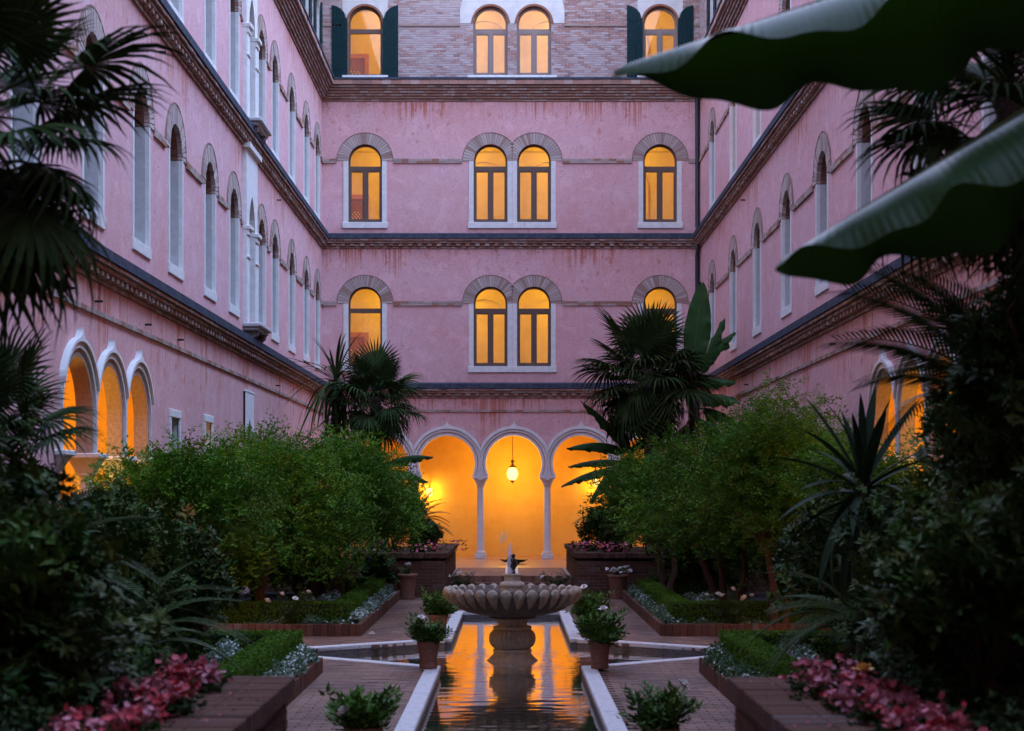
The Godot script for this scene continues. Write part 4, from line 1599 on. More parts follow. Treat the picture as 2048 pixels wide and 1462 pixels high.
# ---------------------------------------------------------------- fountain
func build_fountain() -> void:
	var t := thing("fountain", "round stone fountain with a scalloped bowl on a bulbous foot in the canal", "fountain", Vector3(0.02, 0, -MID))
	var fb := MB.new()
	fb.lathe([Vector2(0.0, -0.42), Vector2(0.42, -0.42), Vector2(0.42, -0.15), Vector2(0.42, -0.15), Vector2(0.36, -0.10), Vector2(0.29, -0.03), Vector2(0.27, 0.0), Vector2(0.27, 0.0), Vector2(0.285, 0.015), Vector2(0.285, 0.045), Vector2(0.27, 0.06), Vector2(0.27, 0.06)], 40)
	piece(t, "foot", fb.mesh(), M.fountain_stone)
	var bulb := MB.new()
	bulb.lathe([Vector2(0.255, 0.06), Vector2(0.31, 0.10), Vector2(0.342, 0.16), Vector2(0.348, 0.215), Vector2(0.335, 0.275), Vector2(0.295, 0.325), Vector2(0.25, 0.345)], 96, Vector3.ZERO, 28, 0.10)
	piece(t, "bulb", bulb.mesh(), M.fountain_stone)
	var neck := MB.new()
	neck.lathe([Vector2(0.25, 0.34), Vector2(0.28, 0.345), Vector2(0.285, 0.37), Vector2(0.275, 0.39), Vector2(0.275, 0.39), Vector2(0.215, 0.40), Vector2(0.215, 0.45), Vector2(0.26, 0.48), Vector2(0.36, 0.515)], 40)
	piece(t, "neck", neck.mesh(), M.fountain_stone)
	var prof := [Vector2(0.28, 0.50), Vector2(0.34, 0.535), Vector2(0.50, 0.562), Vector2(0.68, 0.605), Vector2(0.79, 0.662), Vector2(0.865, 0.735), Vector2(0.915, 0.82), Vector2(0.935, 0.89), Vector2(0.935, 0.938), Vector2(0.92, 0.938), Vector2(0.905, 0.90), Vector2(0.87, 0.82), Vector2(0.0, 0.78)]
	var bb := MB.new()
	bb.lathe(prof, 78)
	piece(t, "bowl", bb.mesh(), M.fountain_dark)
	# petals: tongues that swell out of the bowl, pointed below and rounded over the rim
	var n := 32
	var pb := MB.new()
	var grid := PackedVector3Array()
	var path := [Vector2(0.795, 0.662), Vector2(0.855, 0.697), Vector2(0.912, 0.742), Vector2(0.953, 0.792), Vector2(0.983, 0.843), Vector2(0.998, 0.888), Vector2(1.001, 0.922), Vector2(0.988, 0.945), Vector2(0.958, 0.952), Vector2(0.93, 0.935), Vector2(0.912, 0.885)]
	var widths := [0.0, 0.28, 0.50, 0.69, 0.83, 0.91, 0.93, 0.88, 0.80, 0.74, 0.70]
	for r in path.size():
		for c in 9:
			var q := c / 4.0 - 1.0
			var e: Vector2 = path[r]
			var swell := 0.050 * (1.0 - pow(absf(q), 2.0)) * minf(1.0, r * 0.40) - 0.022
			var drop := 0.0
			if r >= 5:
				drop = 0.035 * pow(absf(q), 3.0)
			var nrm := Vector2(1, -0.35) if r < 6 else (Vector2(0.3, 0.9) if r < 9 else Vector2(-0.6, 0.3))
			var rr := e.x + nrm.x * swell
			var a: float = q * widths[r] * PI / n
			grid.push_back(Vector3(rr * cos(a), e.y + nrm.y * swell * (0.5 if r < 6 else 0.6) - drop, rr * sin(a)))
	pb.grid(grid, path.size(), 9, false, true)
	var pm := pb.mesh()
	for i in n:
		var o := piece(t, "petal", pm, M.fountain_stone)
		o.rotation.y = TAU * (i + 0.5) / n
	var wm := MB.new()
	var ring_ := PackedVector3Array()
	for r in 12:
		for s in 60:
			var a := TAU * s / 60.0
			var rad := 0.885 * r / 11.0 + 0.01
			ring_.push_back(Vector3(rad * cos(a), 0.868 + 0.0022 * sin(rad * 40.0) * exp(-rad), rad * sin(a)))
	wm.grid(ring_, 12, 60, true, true)
	piece(t, "bowl_water", wm.mesh(), M.water)
	var tier := MB.new()
	tier.lathe([Vector2(0.17, 0.74), Vector2(0.17, 0.96), Vector2(0.17, 0.96), Vector2(0.185, 0.975), Vector2(0.185, 1.0), Vector2(0.165, 1.03), Vector2(0.125, 1.045), Vector2(0.118, 1.06), Vector2(0.118, 1.12), Vector2(0.118, 1.12), Vector2(0.128, 1.13), Vector2(0.128, 1.155), Vector2(0.0, 1.16)], 32)
	piece(t, "stone_block", tier.mesh(), M.fountain_stone)
	# little bronze spout shaped like a crouching figure
	var br := MB.new()
	br.lathe([Vector2(0.0, 1.155), Vector2(0.055, 1.16), Vector2(0.045, 1.19), Vector2(0.038, 1.22), Vector2(0.055, 1.27), Vector2(0.066, 1.32), Vector2(0.058, 1.37), Vector2(0.062, 1.41), Vector2(0.05, 1.45), Vector2(0.022, 1.475), Vector2(0.018, 1.49)], 14)
	br.tube([Vector3(0.05, 1.40, 0.01), Vector3(0.075, 1.36, 0.03), Vector3(0.06, 1.30, 0.06)], [0.018, 0.016, 0.012], 6)
	br.tube([Vector3(-0.05, 1.40, 0.01), Vector3(-0.07, 1.45, 0.02), Vector3(-0.035, 1.51, 0.0)], [0.018, 0.015, 0.012], 6)
	br.lathe([Vector2(0.0, 1.475), Vector2(0.026, 1.485), Vector2(0.034, 1.51), Vector2(0.026, 1.54), Vector2(0.0, 1.552)], 10, Vector3(0.015, 0, 0))
	var spout := piece(t, "bronze_spout", br.mesh(), M.bronze)
	spout.scale = Vector3(0.95, 0.74, 0.95)
	spout.position.y = 1.155 * 0.26
	var jet := MB.new()
	var tall := []
	var wide := []
	for i in 12:
		var f := i / 11.0
		tall.append(Vector3(-0.03 - 0.012 * sin(f * 3.0), 1.16 + 0.46 * f, 0.02))
		wide.append(0.040 * (1.0 - pow(f, 2.2)) * (0.9 + 0.2 * sin(i * 2.1)) + 0.003)
	jet.tube(tall, wide, 9)
	piece(t, "water_jet", jet.mesh(), M.spray)
	for i in 26:
		var dm := MB.new()
		var a := rng.randf() * TAU
		var r := rng.randf_range(0.03, 0.12)
		var y := 1.58 - r * rng.randf_range(0.5, 4.5)
		var c := Vector3(-0.03 + r * cos(a), y, 0.02 + r * sin(a))
		dm.lathe([Vector2(0.0, -0.012), Vector2(0.006, 0.0), Vector2(0.0, 0.016)], 6, c)
		piece(t, "droplet", dm.mesh(), M.spray)
	# the low dish on the terrace
	var dish := thing("low_dish", "low dark metal dish on the terrace in front of the loggia columns", "dish", Vector3(0.08, 0.31, -47.9))
	var db := MB.new()
	db.lathe([Vector2(0.0, 0.0), Vector2(0.16, 0.0), Vector2(0.16, 0.03), Vector2(0.30, 0.06), Vector2(0.42, 0.13), Vector2(0.43, 0.14), Vector2(0.41, 0.14), Vector2(0.28, 0.075), Vector2(0.0, 0.06)], 36)
	piece(dish, "bowl", db.mesh(), M.bronze)
	var ob := MB.new()
	ob.lathe([Vector2(0.0, 0.05), Vector2(0.03, 0.07), Vector2(0.02, 0.16), Vector2(0.03, 0.20), Vector2(0.0, 0.22)], 10)
	piece(dish, "spout", ob.mesh(), M.bronze)


# ---------------------------------------------------------------- planters and beds
# running-bond bricks on one face: origin, along, out; individually or joined
func face_bricks(parent: Node3D, o: Vector3, along: Vector3, out: Vector3, wide: float, high: float, single: int, mb: MB, darker := 1.0) -> int:
	var rows := int(high / 0.075)
	var x := Transform3D(Basis(along, Vector3.UP, out), o)
	for r in rows:
		var at := -(0.125 if r % 2 else 0.0)
		while at < wide - 0.02:
			var a := maxf(at, 0.0)
			var b := minf(at + 0.25, wide)
			at += 0.25
			if b - a < 0.04:
				continue
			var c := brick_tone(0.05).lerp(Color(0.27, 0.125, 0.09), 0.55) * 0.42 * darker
			var lo := Vector3(a + 0.005, r * 0.075 + 0.005, -0.05)
			var hi := Vector3(b - 0.005, r * 0.075 + 0.07, 0.008 + rng.randf_range(-0.003, 0.003))
			if single > 0:
				var s := MB.new()
				s.col = c
				s.bevel(lo, hi, 0.005, x)
				piece(parent, "brick", s.mesh(), M.bricks)
				single -= 1
			else:
				mb.col = c
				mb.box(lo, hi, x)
	return single


func planter(label: String, s: float, d0: float, d1: float, near: bool) -> void:
	# the face towards the fountain stands at d1 (near planters) or d0 (far ones)
	var t := thing("brick_planter", label, "planter", Vector3(0, 0, 0), 0.0)
	var x0 := s * 1.5
	var x1 := s * (HALF - 0.02)
	var high := 0.975 if near else 0.88
	var lo := Vector3(minf(x0, x1), -0.5, -d1)
	var hi := Vector3(maxf(x0, x1), high, -d0)
	var core := MB.new()
	core.box(lo, Vector3(hi.x, high - 0.06, hi.z))
	piece(t, "mortar_core", core.mesh(), M.pave_bed)
	var mb := MB.new()
	var single := 150
	# inner long side
	single = face_bricks(t, Vector3(x0, 0, -d0 if s < 0 else -d1), Vector3(0, 0, -1) if s < 0 else Vector3(0, 0, 1), Vector3(-s, 0, 0), d1 - d0, high, single if near else 0, mb)
	# the end towards the fountain
	var z := -d1 if near else -d0
	var al := Vector3(-1, 0, 0) if near else Vector3(1, 0, 0)
	var start := Vector3(maxf(x0, x1) if near else minf(x0, x1), 0, z)
	face_bricks(t, start, al, Vector3(0, 0, -1 if near else 1), absf(x1 - x0), high, 0 if near else 150, mb)
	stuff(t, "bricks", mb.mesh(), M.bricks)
	# coping of bricks on edge, overhanging
	var cb := MB.new()
	var left_over := 130
	var k := int((d1 - d0) / 0.125)
	for i in k:
		var p := MB.new() if near and i > k - left_over else cb
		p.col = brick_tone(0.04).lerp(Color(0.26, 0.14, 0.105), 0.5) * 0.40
		var za := -d1 + i * (d1 - d0) / k
		var zb := -d1 + (i + 1) * (d1 - d0) / k
		var wob := rng.randf_range(-0.004, 0.004)
		for part in 2:
			var xa := x0 - s * 0.06 + s * 0.26 * part
			var xb := xa + s * 0.256
			p.bevel(Vector3(minf(xa, xb), high + 0.002, za + 0.003), Vector3(maxf(xa, xb), high + 0.125 + wob, zb - 0.003), 0.008)
		if p != cb:
			piece(t, "coping_brick", p.mesh(), M.bricks)
	var k2 := int((absf(x1 - x0) - 0.5) / 0.125)
	for i in k2:
		cb.col = brick_tone(0.04).lerp(Color(0.26, 0.14, 0.105), 0.5) * 0.40
		var xa := x0 + s * (0.47 + i * 0.125)
		var xb := xa + s * 0.119
		var za := -d1 - 0.06 if near else -d0 - 0.19
		cb.bevel(Vector3(minf(xa, xb), high + 0.002, za), Vector3(maxf(xa, xb), high + 0.125 + rng.randf_range(-0.004, 0.004), za + 0.25), 0.008)
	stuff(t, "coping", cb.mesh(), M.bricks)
	var sb := MB.new()
	sb.box(Vector3(minf(x0 + s * 0.40, x1), high - 0.1, -d1 + 0.2), Vector3(maxf(x0 + s * 0.40, x1), high + 0.04, -d0 - 0.15))
	piece(t, "soil", sb.mesh(), M.soil)


func build_planters() -> void:
	planter("low brick planter wall at the left bottom corner, pink flowers spilling over its top", -1.0, 3.6, 11.0, true)
	planter("low brick planter wall at the right bottom corner, with the yellow bloom behind it", 1.0, 3.6, 11.0, true)
	planter("brick planter left of the garden steps, under the fan palm", -1.0, 37.2, 44.6, false)
	planter("brick planter right of the garden steps, under the banana plants", 1.0, 37.2, 44.6, false)


# clipped box hedge round a rectangle: list of [x0, x1, d0, d1]
func hedge(label: String, runs: Array, y0: float, y1: float, sd: int) -> void:
	var t := thing("box_hedge", label, "hedge", Vector3.ZERO)
	var r := RandomNumberGenerator.new()
	r.seed = sd
	var core := MB.new()
	var at := []
	var tint := []
	for q in runs:
		var lo := Vector3(minf(q[0], q[1]), y0, -q[3])
		var hi := Vector3(maxf(q[0], q[1]), y1, -q[2])
		core.box(lo + Vector3(0.035, 0, 0.035), hi - Vector3(0.035, 0.035, 0.035))
		var size := hi - lo
		var faces := [[Vector3(0, 1, 0), size.x * size.z], [Vector3(1, 0, 0), size.y * size.z], [Vector3(-1, 0, 0), size.y * size.z], [Vector3(0, 0, 1), size.x * size.y], [Vector3(0, 0, -1), size.x * size.y]]
		for f in faces:
			var nrm: Vector3 = f[0]
			for i in int(f[1] * 1500.0):
				var u := Vector3(r.randf(), r.randf(), r.randf())
				for k in 3:
					if nrm[k] > 0.5:
						u[k] = 1.0
					elif nrm[k] < -0.5:
						u[k] = 0.0
				var p := lo + u * size - nrm * r.randf_range(0.0, 0.035)
				var b := Basis(Vector3.UP, r.randf() * TAU).rotated(Vector3.RIGHT, r.randf_range(-0.9, 0.9))
				var up := (nrm + Vector3(r.randf_range(-0.7, 0.7), r.randf_range(-0.3, 0.9), r.randf_range(-0.7, 0.7))).normalized()
				var side := up.cross(b.x).normalized()
				at.append(Transform3D(Basis(side, up, side.cross(up)).scaled(Vector3.ONE * r.randf_range(0.5, 0.8)), p))
				var g := r.randf()
				tint.append(Color(0.07, 0.145, 0.014).lerp(Color(0.125, 0.215, 0.022), g) * r.randf_range(0.8, 1.2))
	piece(t, "inner_growth", core.mesh(), M.hedge_core)
	scatter(t, "foliage", M.tuft, M.small_leaf, at, tint)


# a low drift of silver-white flowers along an edging
func drift(label: String, pts: Array, wide: float, high: float, white: float, sd: int) -> void:
	var t := thing("white_edging_flowers", label, "flowers", Vector3.ZERO)
	var r := RandomNumberGenerator.new()
	r.seed = sd
	var leaf := []
	var leaf_c := []
	var bloom := []
	var bloom_c := []
	var nz := FastNoiseLite.new()
	nz.seed = sd
	nz.frequency = 1.3
	for i in pts.size() - 1:
		var a: Vector3 = pts[i]
		var b: Vector3 = pts[i + 1]
		var way := (b - a).normalized()
		var side := way.cross(Vector3.UP)
		var many := int(a.distance_to(b) * 620.0)
		for k in many:
			var f := r.randf()
			var q := a.lerp(b, f)
			var m := clampf(0.75 + 1.2 * nz.get_noise_2d(q.x * 2.0, q.z * 2.0), 0.25, 1.3)
			var off := r.randf_range(-1, 1)
			var p := q + side * off * wide * m + Vector3.UP * (high * m * sqrt(maxf(0.05, 1.0 - off * off)) * r.randf_range(0.35, 1.0))
			var bs := Basis.from_euler(Vector3(r.randf_range(-0.8, 0.8), r.randf() * TAU, r.randf_range(-0.8, 0.8)))
			if r.randf() < white * clampf(0.6 + 1.6 * nz.get_noise_2d(q.x * 3.0 + 40.0, q.z * 3.0), 0.1, 1.4):
				bloom.append(Transform3D(bs.scaled(Vector3.ONE * r.randf_range(0.6, 1.1)), p + Vector3.UP * 0.012))
				bloom_c.append(Color(0.62, 0.66, 0.62) * r.randf_range(0.75, 1.1))
			else:
				leaf.append(Transform3D(bs.scaled(Vector3.ONE * r.randf_range(0.7, 1.2)), p))
				leaf_c.append(Color(0.07, 0.13, 0.05).lerp(Color(0.32, 0.38, 0.33), clampf(r.randf() * white * 1.9, 0.0, 1.0)))
	scatter(t, "foliage", M.tuft, M.small_leaf, leaf, leaf_c)
	scatter(t, "blossom", M.tiny_bloom, M.petals, bloom, bloom_c)


func bed(label: String, s: float, d0: float, d1: float, corner: float) -> void:
	# soldier bricks round the paved sides; corner is the end that turns outwards
	var t := thing("brick_edging", label, "garden edging", Vector3.ZERO)
	var soil := MB.new()
	var x0 := s * (EDGE + 0.08)
	var x1 := s * (HALF - 0.01)
	soil.box(Vector3(minf(x0, x1), -0.5, -d1 + 0.08), Vector3(maxf(x0, x1), 0.13, -d0 - 0.08))
	piece(t, "soil", soil.mesh(), M.soil)
	var left := 290
	var rest := MB.new()
	var k := int((d1 - d0) / 0.118)
	for i in k:
		var m := MB.new() if left > 0 else rest
		left -= 1
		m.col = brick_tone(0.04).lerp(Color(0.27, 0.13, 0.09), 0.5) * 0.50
		var za := -d1 + i * (d1 - d0) / k
		var h := 0.20 + rng.randf_range(-0.006, 0.006)
		m.bevel(Vector3(minf(s * EDGE, x0), -0.1, za + 0.003), Vector3(maxf(s * EDGE, x0), h, za + (d1 - d0) / k - 0.003), 0.006)
		if m != rest:
			piece(t, "brick", m.mesh(), M.bricks)
	var k2 := int((HALF - EDGE - 0.1) / 0.118)
	for i in k2:
		var m := MB.new() if left > 0 else rest
		left -= 1
		m.col = brick_tone(0.04).lerp(Color(0.27, 0.13, 0.09), 0.5) * 0.50
		var xa := x0 + s * (0.003 + i * 0.118)
		var xb := xa + s * 0.112
		var z := -corner + (0.0 if corner == d0 else 0.08)
		m.bevel(Vector3(minf(xa, xb), -0.1, z - 0.08), Vector3(maxf(xa, xb), 0.20 + rng.randf_range(-0.006, 0.006), z), 0.006)
		if m != rest:
			piece(t, "brick", m.mesh(), M.bricks)
	if rest.v.size():
		stuff(t, "bricks", rest.mesh(), M.bricks)


func build_beds() -> void:
	for s in [-1.0, 1.0]:
		var w := "left" if s < 0 else "right"
		bed("brick edging of the %s garden bed beyond the fountain's side water" % w, s, BED_FAR, 37.0, BED_FAR)
		bed("brick edging of the %s garden bed nearest the camera" % w, s, 11.2, BED_NEAR, BED_NEAR)
		hedge("clipped green hedge round the %s bed behind the fountain" % w, [[s * 2.68, s * 3.0, 27.55, 35.2], [s * 3.0, s * 5.6, 27.55, 27.9], [s * 2.95, s * 4.2, 35.6, 36.0]], 0.1, 0.52, 100 + int(s))
		hedge("clipped green hedge round the %s bed before the fountain" % w, [[s * 2.66, s * 3.0, 11.8, 21.1], [s * 3.0, s * 5.6, 20.75, 21.1]], 0.1, 0.58, 200 + int(s))
		drift("silvery white flowers edging the %s bed behind the fountain" % w, [Vector3(s * 2.60, 0.16, -35.6), Vector3(s * 2.60, 0.16, -27.4)], 0.11, 0.20, 0.75 if s < 0 else 0.4, 300 + int(s))
		drift("small border plants at the %s side water before the far hedge" % w, [Vector3(s * 2.60, 0.14, -27.22), Vector3(s * 4.4, 0.14, -27.22)], 0.10, 0.15, 0.22, 400 + int(s))
		drift("silvery flowers spilling from the %s bed nearest the camera" % w, [Vector3(s * 2.57, 0.16, -21.3), Vector3(s * 2.57, 0.16, -16.4)], 0.13, 0.26, 0.6 if s < 0 else 0.22, 500 + int(s))
		drift("white flowers inside the hedge of the %s bed behind the fountain" % w, [Vector3(s * 3.25, 0.3, -30.5), Vector3(s * 3.6, 0.32, -28.6)], 0.16, 0.22, 0.7, 600 + int(s))
		drift("white flowers under the shrubs of the %s bed before the fountain" % w, [Vector3(s * 3.3, 0.4, -19.3), Vector3(s * 3.15, 0.45, -17.3)], 0.16, 0.2, 0.6, 640 + int(s))
	rose_bush("white rose bush in front of the left hedge", Vector3(-3.62, 0.1, -27.15), 0.62, 4, Color(0.80, 0.72, 0.66), 51)
	rose_bush("white rose bush with six blooms in front of the right hedge", Vector3(3.62, 0.1, -27.15), 0.66, 6, Color(0.82, 0.74, 0.64), 52)
	var f := thing("fallen_rose", "single white rose lying on the paving at the left bed's corner", "flower", Vector3(-2.26, 0.04, -26.8))
	piece(f, "bloom", M.rose, M.petals_white).scale = Vector3.ONE * 1.2
	flower_bank("pink flowers spilling over the left near planter wall", -1.0, 61)
	flower_bank("pink flowers spilling over the right near planter wall", 1.0, 62)
	ground_cover("low dark creeping plants in the left near planter", -1.0, 91)
	ground_cover("low dark creeping plants in the right near planter", 1.0, 92)
	fallen("petals and leaves fallen on the left near planter's coping", -1.0, 95)
	fallen("petals and leaves fallen on the right near planter's coping", 1.0, 96)
	pink_patch("few pink flowers on the planter left of the steps", Vector3(-2.3, 1.02, -37.7), 1.3, 0.25, 60, 63)
	pink_patch("pink flowers on the corner of the planter right of the steps", Vector3(2.0, 1.02, -37.6), 0.7, 0.22, 90, 64)
	var y := thing("yellow_flower", "single pale yellow bloom above the pink flowers on the right", "flower", Vector3(2.18, 1.02, -10.2))
	var st := MB.new()
	st.tube([Vector3(0, 0, 0), Vector3(0.02, 0.12, 0.01), Vector3(0.0, 0.17, 0.0)], [0.006, 0.005, 0.005], 5)
	piece(y, "stem", st.mesh(), M.stem_green)
	var yb := piece(y, "bloom", M.rose, M.petals_yellow)
	yb.position.y = 0.19
	yb.scale = Vector3.ONE * 1.4


func rose_bush(label: String, at: Vector3, high: float, blooms: int, c: Color, sd: int) -> void:
	var t := thing("rose_bush", label, "rose bush", at)
	var r := RandomNumberGenerator.new()
	r.seed = sd
	var stems := MB.new()
	var leaf := []
	var tint := []
	for i in 12:
		var a := r.randf() * TAU
		var out := r.randf_range(0.08, 0.36)
		var tip := Vector3(cos(a) * out * 1.3, high * r.randf_range(0.55, 1.0), sin(a) * out * 0.5)
		stems.tube([Vector3.ZERO, tip * 0.5 + Vector3(0, 0.06, 0), tip], [0.008, 0.006, 0.004], 5)
		for k in 22:
			var f := r.randf_range(0.2, 0.98)
			var p := tip * f + Vector3(r.randf_range(-0.09, 0.09), r.randf_range(-0.05, 0.05), r.randf_range(-0.09, 0.09))
			leaf.append(Transform3D(Basis.from_euler(Vector3(r.randf_range(-0.6, 0.6), r.randf() * TAU, r.randf_range(-0.5, 0.5))).scaled(Vector3.ONE * r.randf_range(0.8, 1.5)), p))
			tint.append(Color(0.03, 0.07, 0.02).lerp(Color(0.07, 0.12, 0.03), r.randf()))
	piece(t, "stems", stems.mesh(), M.stem_green)
	scatter(t, "foliage", M.tuft, M.gloss_leaf, leaf, tint)
	for i in blooms:
		var b := piece(t, "bloom", M.rose, M.petals_white)
		b.position = Vector3(-0.42 + 0.84 * (i + r.randf() * 0.5) / blooms, high * r.randf_range(0.75, 1.08), r.randf_range(0.05, 0.22))
		b.rotation = Vector3(r.randf_range(0.2, 0.9), r.randf() * TAU, 0)
		b.scale = Vector3.ONE * r.randf_range(1.0, 1.35)


func pink_patch(label: String, at: Vector3, wide: float, high: float, many: int, sd: int) -> void:
	var t := thing("pink_flowers", label, "flowers", Vector3.ZERO)
	var r := RandomNumberGenerator.new()
	r.seed = sd
	var leaf := []
	var tint := []
	var bl := []
	var bc := []
	for i in many * 5:
		var p := at + Vector3(r.randf_range(-wide, wide), high * r.randf(), r.randf_range(-0.12, 0.18))
		if i % 5 == 0:
			bl.append(Transform3D(Basis.from_euler(Vector3(r.randf_range(0.2, 1.4), r.randf_range(-1, 1), 0)), p))
			bc.append(Color(0.62, 0.07, 0.11).lerp(Color(0.66, 0.20, 0.30), r.randf()))
		else:
			leaf.append(Transform3D(Basis.from_euler(Vector3(r.randf_range(-0.6, 0.6), r.randf() * TAU, 0)).scaled(Vector3.ONE * 1.3), p))
			tint.append(Color(0.03, 0.06, 0.018) * r.randf_range(0.7, 1.3))
	scatter(t, "foliage", M.tuft, M.small_leaf, leaf, tint)
	scatter(t, "blossom", M.petunia, M.petals, bl, bc)


# trusses of pink blossom that hang over the coping of a near planter
func flower_bank(label: String, s: float, sd: int) -> void:
	var t := thing("pink_flowers", label, "flowers", Vector3.ZERO)
	var r := RandomNumberGenerator.new()
	r.seed = sd
	var leaf := []
	var tint := []
	var bl := []
	var bc := []
	for k in 88:
		var f := r.randf()
		var d := lerpf(7.4, 10.9, f)
		var x := s * (2.02 + r.randf_range(-0.20, 0.22))
		var c := Vector3(x, 1.10 + r.randf_range(-0.03, 0.13), -d)
		var tone := r.randf()
		for i in 22:
			var off := Vector3(r.randfn(), r.randfn() * 0.8, r.randfn()) * 0.034
			bl.append(Transform3D(Basis.from_euler(Vector3(r.randf_range(0.0, 1.5), r.randf() * TAU, r.randf_range(-0.5, 0.5))).scaled(Vector3.ONE * r.randf_range(0.45, 0.8)), c + off))
			bc.append(Color(0.62, 0.07, 0.085).lerp(Color(0.76, 0.36, 0.42), clampf(tone + r.randf_range(-0.3, 0.3), 0.0, 1.0)) * r.randf_range(0.45, 1.0))
		for i in 16:
			leaf.append(Transform3D(Basis.from_euler(Vector3(r.randf_range(-0.8, 0.8), r.randf() * TAU, 0)).scaled(Vector3.ONE * r.randf_range(1.0, 1.6)), c + Vector3(r.randfn() * 0.07, -0.03 - r.randf() * 0.1, r.randfn() * 0.07)))
			tint.append(Color(0.03, 0.055, 0.015) * r.randf_range(0.6, 1.3))
	scatter(t, "foliage", M.tuft, M.small_leaf, leaf, tint)
	scatter(t, "blossom", M.petunia, M.petals, bl, bc)


# ---------------------------------------------------------------- flower pots
func pot(called: String, label: String, at: Vector3, wide: float, high: float, growth: float, blooms: Array, leaf_tone: Color, sd: int, small := false) -> void:
	var t := thing(called, label, "potted plant", at)
	var r := RandomNumberGenerator.new()
	r.seed = sd
	var b := MB.new()
	var q := wide * 0.5
	b.lathe([Vector2(0.0, 0.0), Vector2(q * 0.76, 0.0), Vector2(q * 0.78, 0.012), Vector2(q * 0.80, 0.05), Vector2(q * 0.74, 0.06), Vector2(q * 0.78, high * 0.4), Vector2(q * 0.92, high - 0.07), Vector2(q * 0.92, high - 0.07), Vector2(q, high - 0.065), Vector2(q * 1.02, high - 0.03), Vector2(q, high), Vector2(q * 0.9, high), Vector2(q * 0.86, high - 0.05), Vector2(0.0, high - 0.05)], 30)
	piece(t, "pot", b.mesh(), M.terracotta)
	var stems := MB.new()
	var leaf := []
	var tint := []
	var n := 18 if not small else 9
	for i in n:
		var a := TAU * (i + r.randf() * 0.6) / n
		var out := growth * r.randf_range(0.25, 1.0) * 0.74
		var tip := Vector3(cos(a) * out, growth * r.randf_range(0.30, 0.95), sin(a) * out)
		var base := Vector3(0, high - 0.05, 0)
		stems.tube([base, base + tip * 0.5 + Vector3(0, 0.04, 0), base + tip], [0.008, 0.006, 0.004], 5)
		for k in (24 if not small else 10):
			var f := r.randf_range(0.25, 1.05)
			var p := base + tip * f + Vector3(r.randfn(), r.randfn() * 0.6, r.randfn()) * growth * 0.09
			if p.y < high - 0.06:
				p.y = high - r.randf() * 0.06
			var dir := (tip.normalized() + Vector3(r.randf_range(-1.3, 1.3), r.randf_range(-1.0, 0.5), r.randf_range(-1.3, 1.3))).normalized()
			var side := dir.cross(Vector3(r.randf() - 0.5, 1.0, r.randf() - 0.5)).normalized()
			leaf.append(Transform3D(Basis(side, side.cross(dir) * -1.0, dir).scaled(Vector3.ONE * r.randf_range(0.7, 1.25) * growth / 0.36), p))
			tint.append(leaf_tone * r.randf_range(0.6, 1.5))
	piece(t, "stems", stems.mesh(), M.stem_green)
	scatter(t, "foliage", M.big_leaf, M.gloss_leaf, leaf, tint)
	for f in blooms:
		var o := piece(t, "bloom", M.rose, M.petals_white)
		o.position = f
		o.rotation = Vector3(r.randf_range(0.2, 0.8), r.randf() * TAU, 0)
		o.scale = Vector3.ONE * r.randf_range(1.15, 1.4)


func build_pots() -> void:
	var g := Color(0.055, 0.115, 0.020)
	pot("potted_gardenia", "terracotta pot with a white gardenia at the near left corner of the side water", Vector3(-1.09, 0.025, -21.75), 0.30, 0.36, 0.40, [Vector3(-0.09, 0.66, 0.12)], g, 71)
	pot("potted_gardenia", "terracotta pot with a white gardenia at the near right corner of the side water", Vector3(1.17, 0.025, -21.75), 0.30, 0.36, 0.48, [Vector3(0.04, 0.78, 0.14)], g * 1.15, 72)
	pot("potted_gardenia", "terracotta pot behind the left one, beyond the side water, partly under the fountain bowl", Vector3(-1.19, 0.0, -26.95), 0.32, 0.36, 0.46, [Vector3(-0.22, 0.58, 0.1)], g * 1.2, 73)
	pot("potted_gardenia", "terracotta pot behind the right one, beyond the side water, with two white blooms", Vector3(1.27, 0.0, -26.95), 0.34, 0.36, 0.46, [Vector3(-0.08, 0.80, 0.1), Vector3(-0.18, 0.68, 0.12)], g * 1.2, 74)
	pot("potted_gardenia", "leafy gardenia cut off by the bottom edge left of the canal", Vector3(-1.24, 0.0, -13.9), 0.32, 0.36, 0.40, [Vector3(-0.14, 0.50, 0.24)], g * 1.5, 75)
	pot("potted_gardenia", "leafy gardenia with one white bloom at the bottom edge right of the canal", Vector3(1.26, 0.0, -13.9), 0.32, 0.36, 0.42, [Vector3(0.16, 0.72, 0.16)], g, 76)
	pot("flower_tub", "tall terracotta tub with few white flowers in front of the left planter", Vector3(-2.33, 0.0, -36.7), 0.50, 0.56, 0.22, [Vector3(0.0, 0.74, 0.05), Vector3(0.05, 0.76, 0.0)], g * 0.8, 77, true)
	var t := Vector3(2.38, 0.0, -36.7)
	var many := []
	var r := RandomNumberGenerator.new()
	r.seed = 9
	for i in 30:
		many.append(Vector3(r.randf_range(-0.27, 0.27), 0.58 + r.randf() * 0.15, r.randf_range(-0.1, 0.26)))
	pot("flower_tub", "tall terracotta tub heaped with small white flowers in front of the right planter", t, 0.46, 0.54, 0.24, many, g * 0.8, 78, true)
	for b in get_children().back().get_children():
		if b.name.begins_with("bloom"):
			b.scale *= 0.62
	for s in [-1.0, 1.0]:
		rose_bush("low bush with tiny white flowers at the steps, %s of the runnel" % ("left" if s < 0 else "right"), Vector3(s * 1.12, 0.0, -39.7), 0.42, 3, Color(0.7, 0.7, 0.65), 80 + int(s))


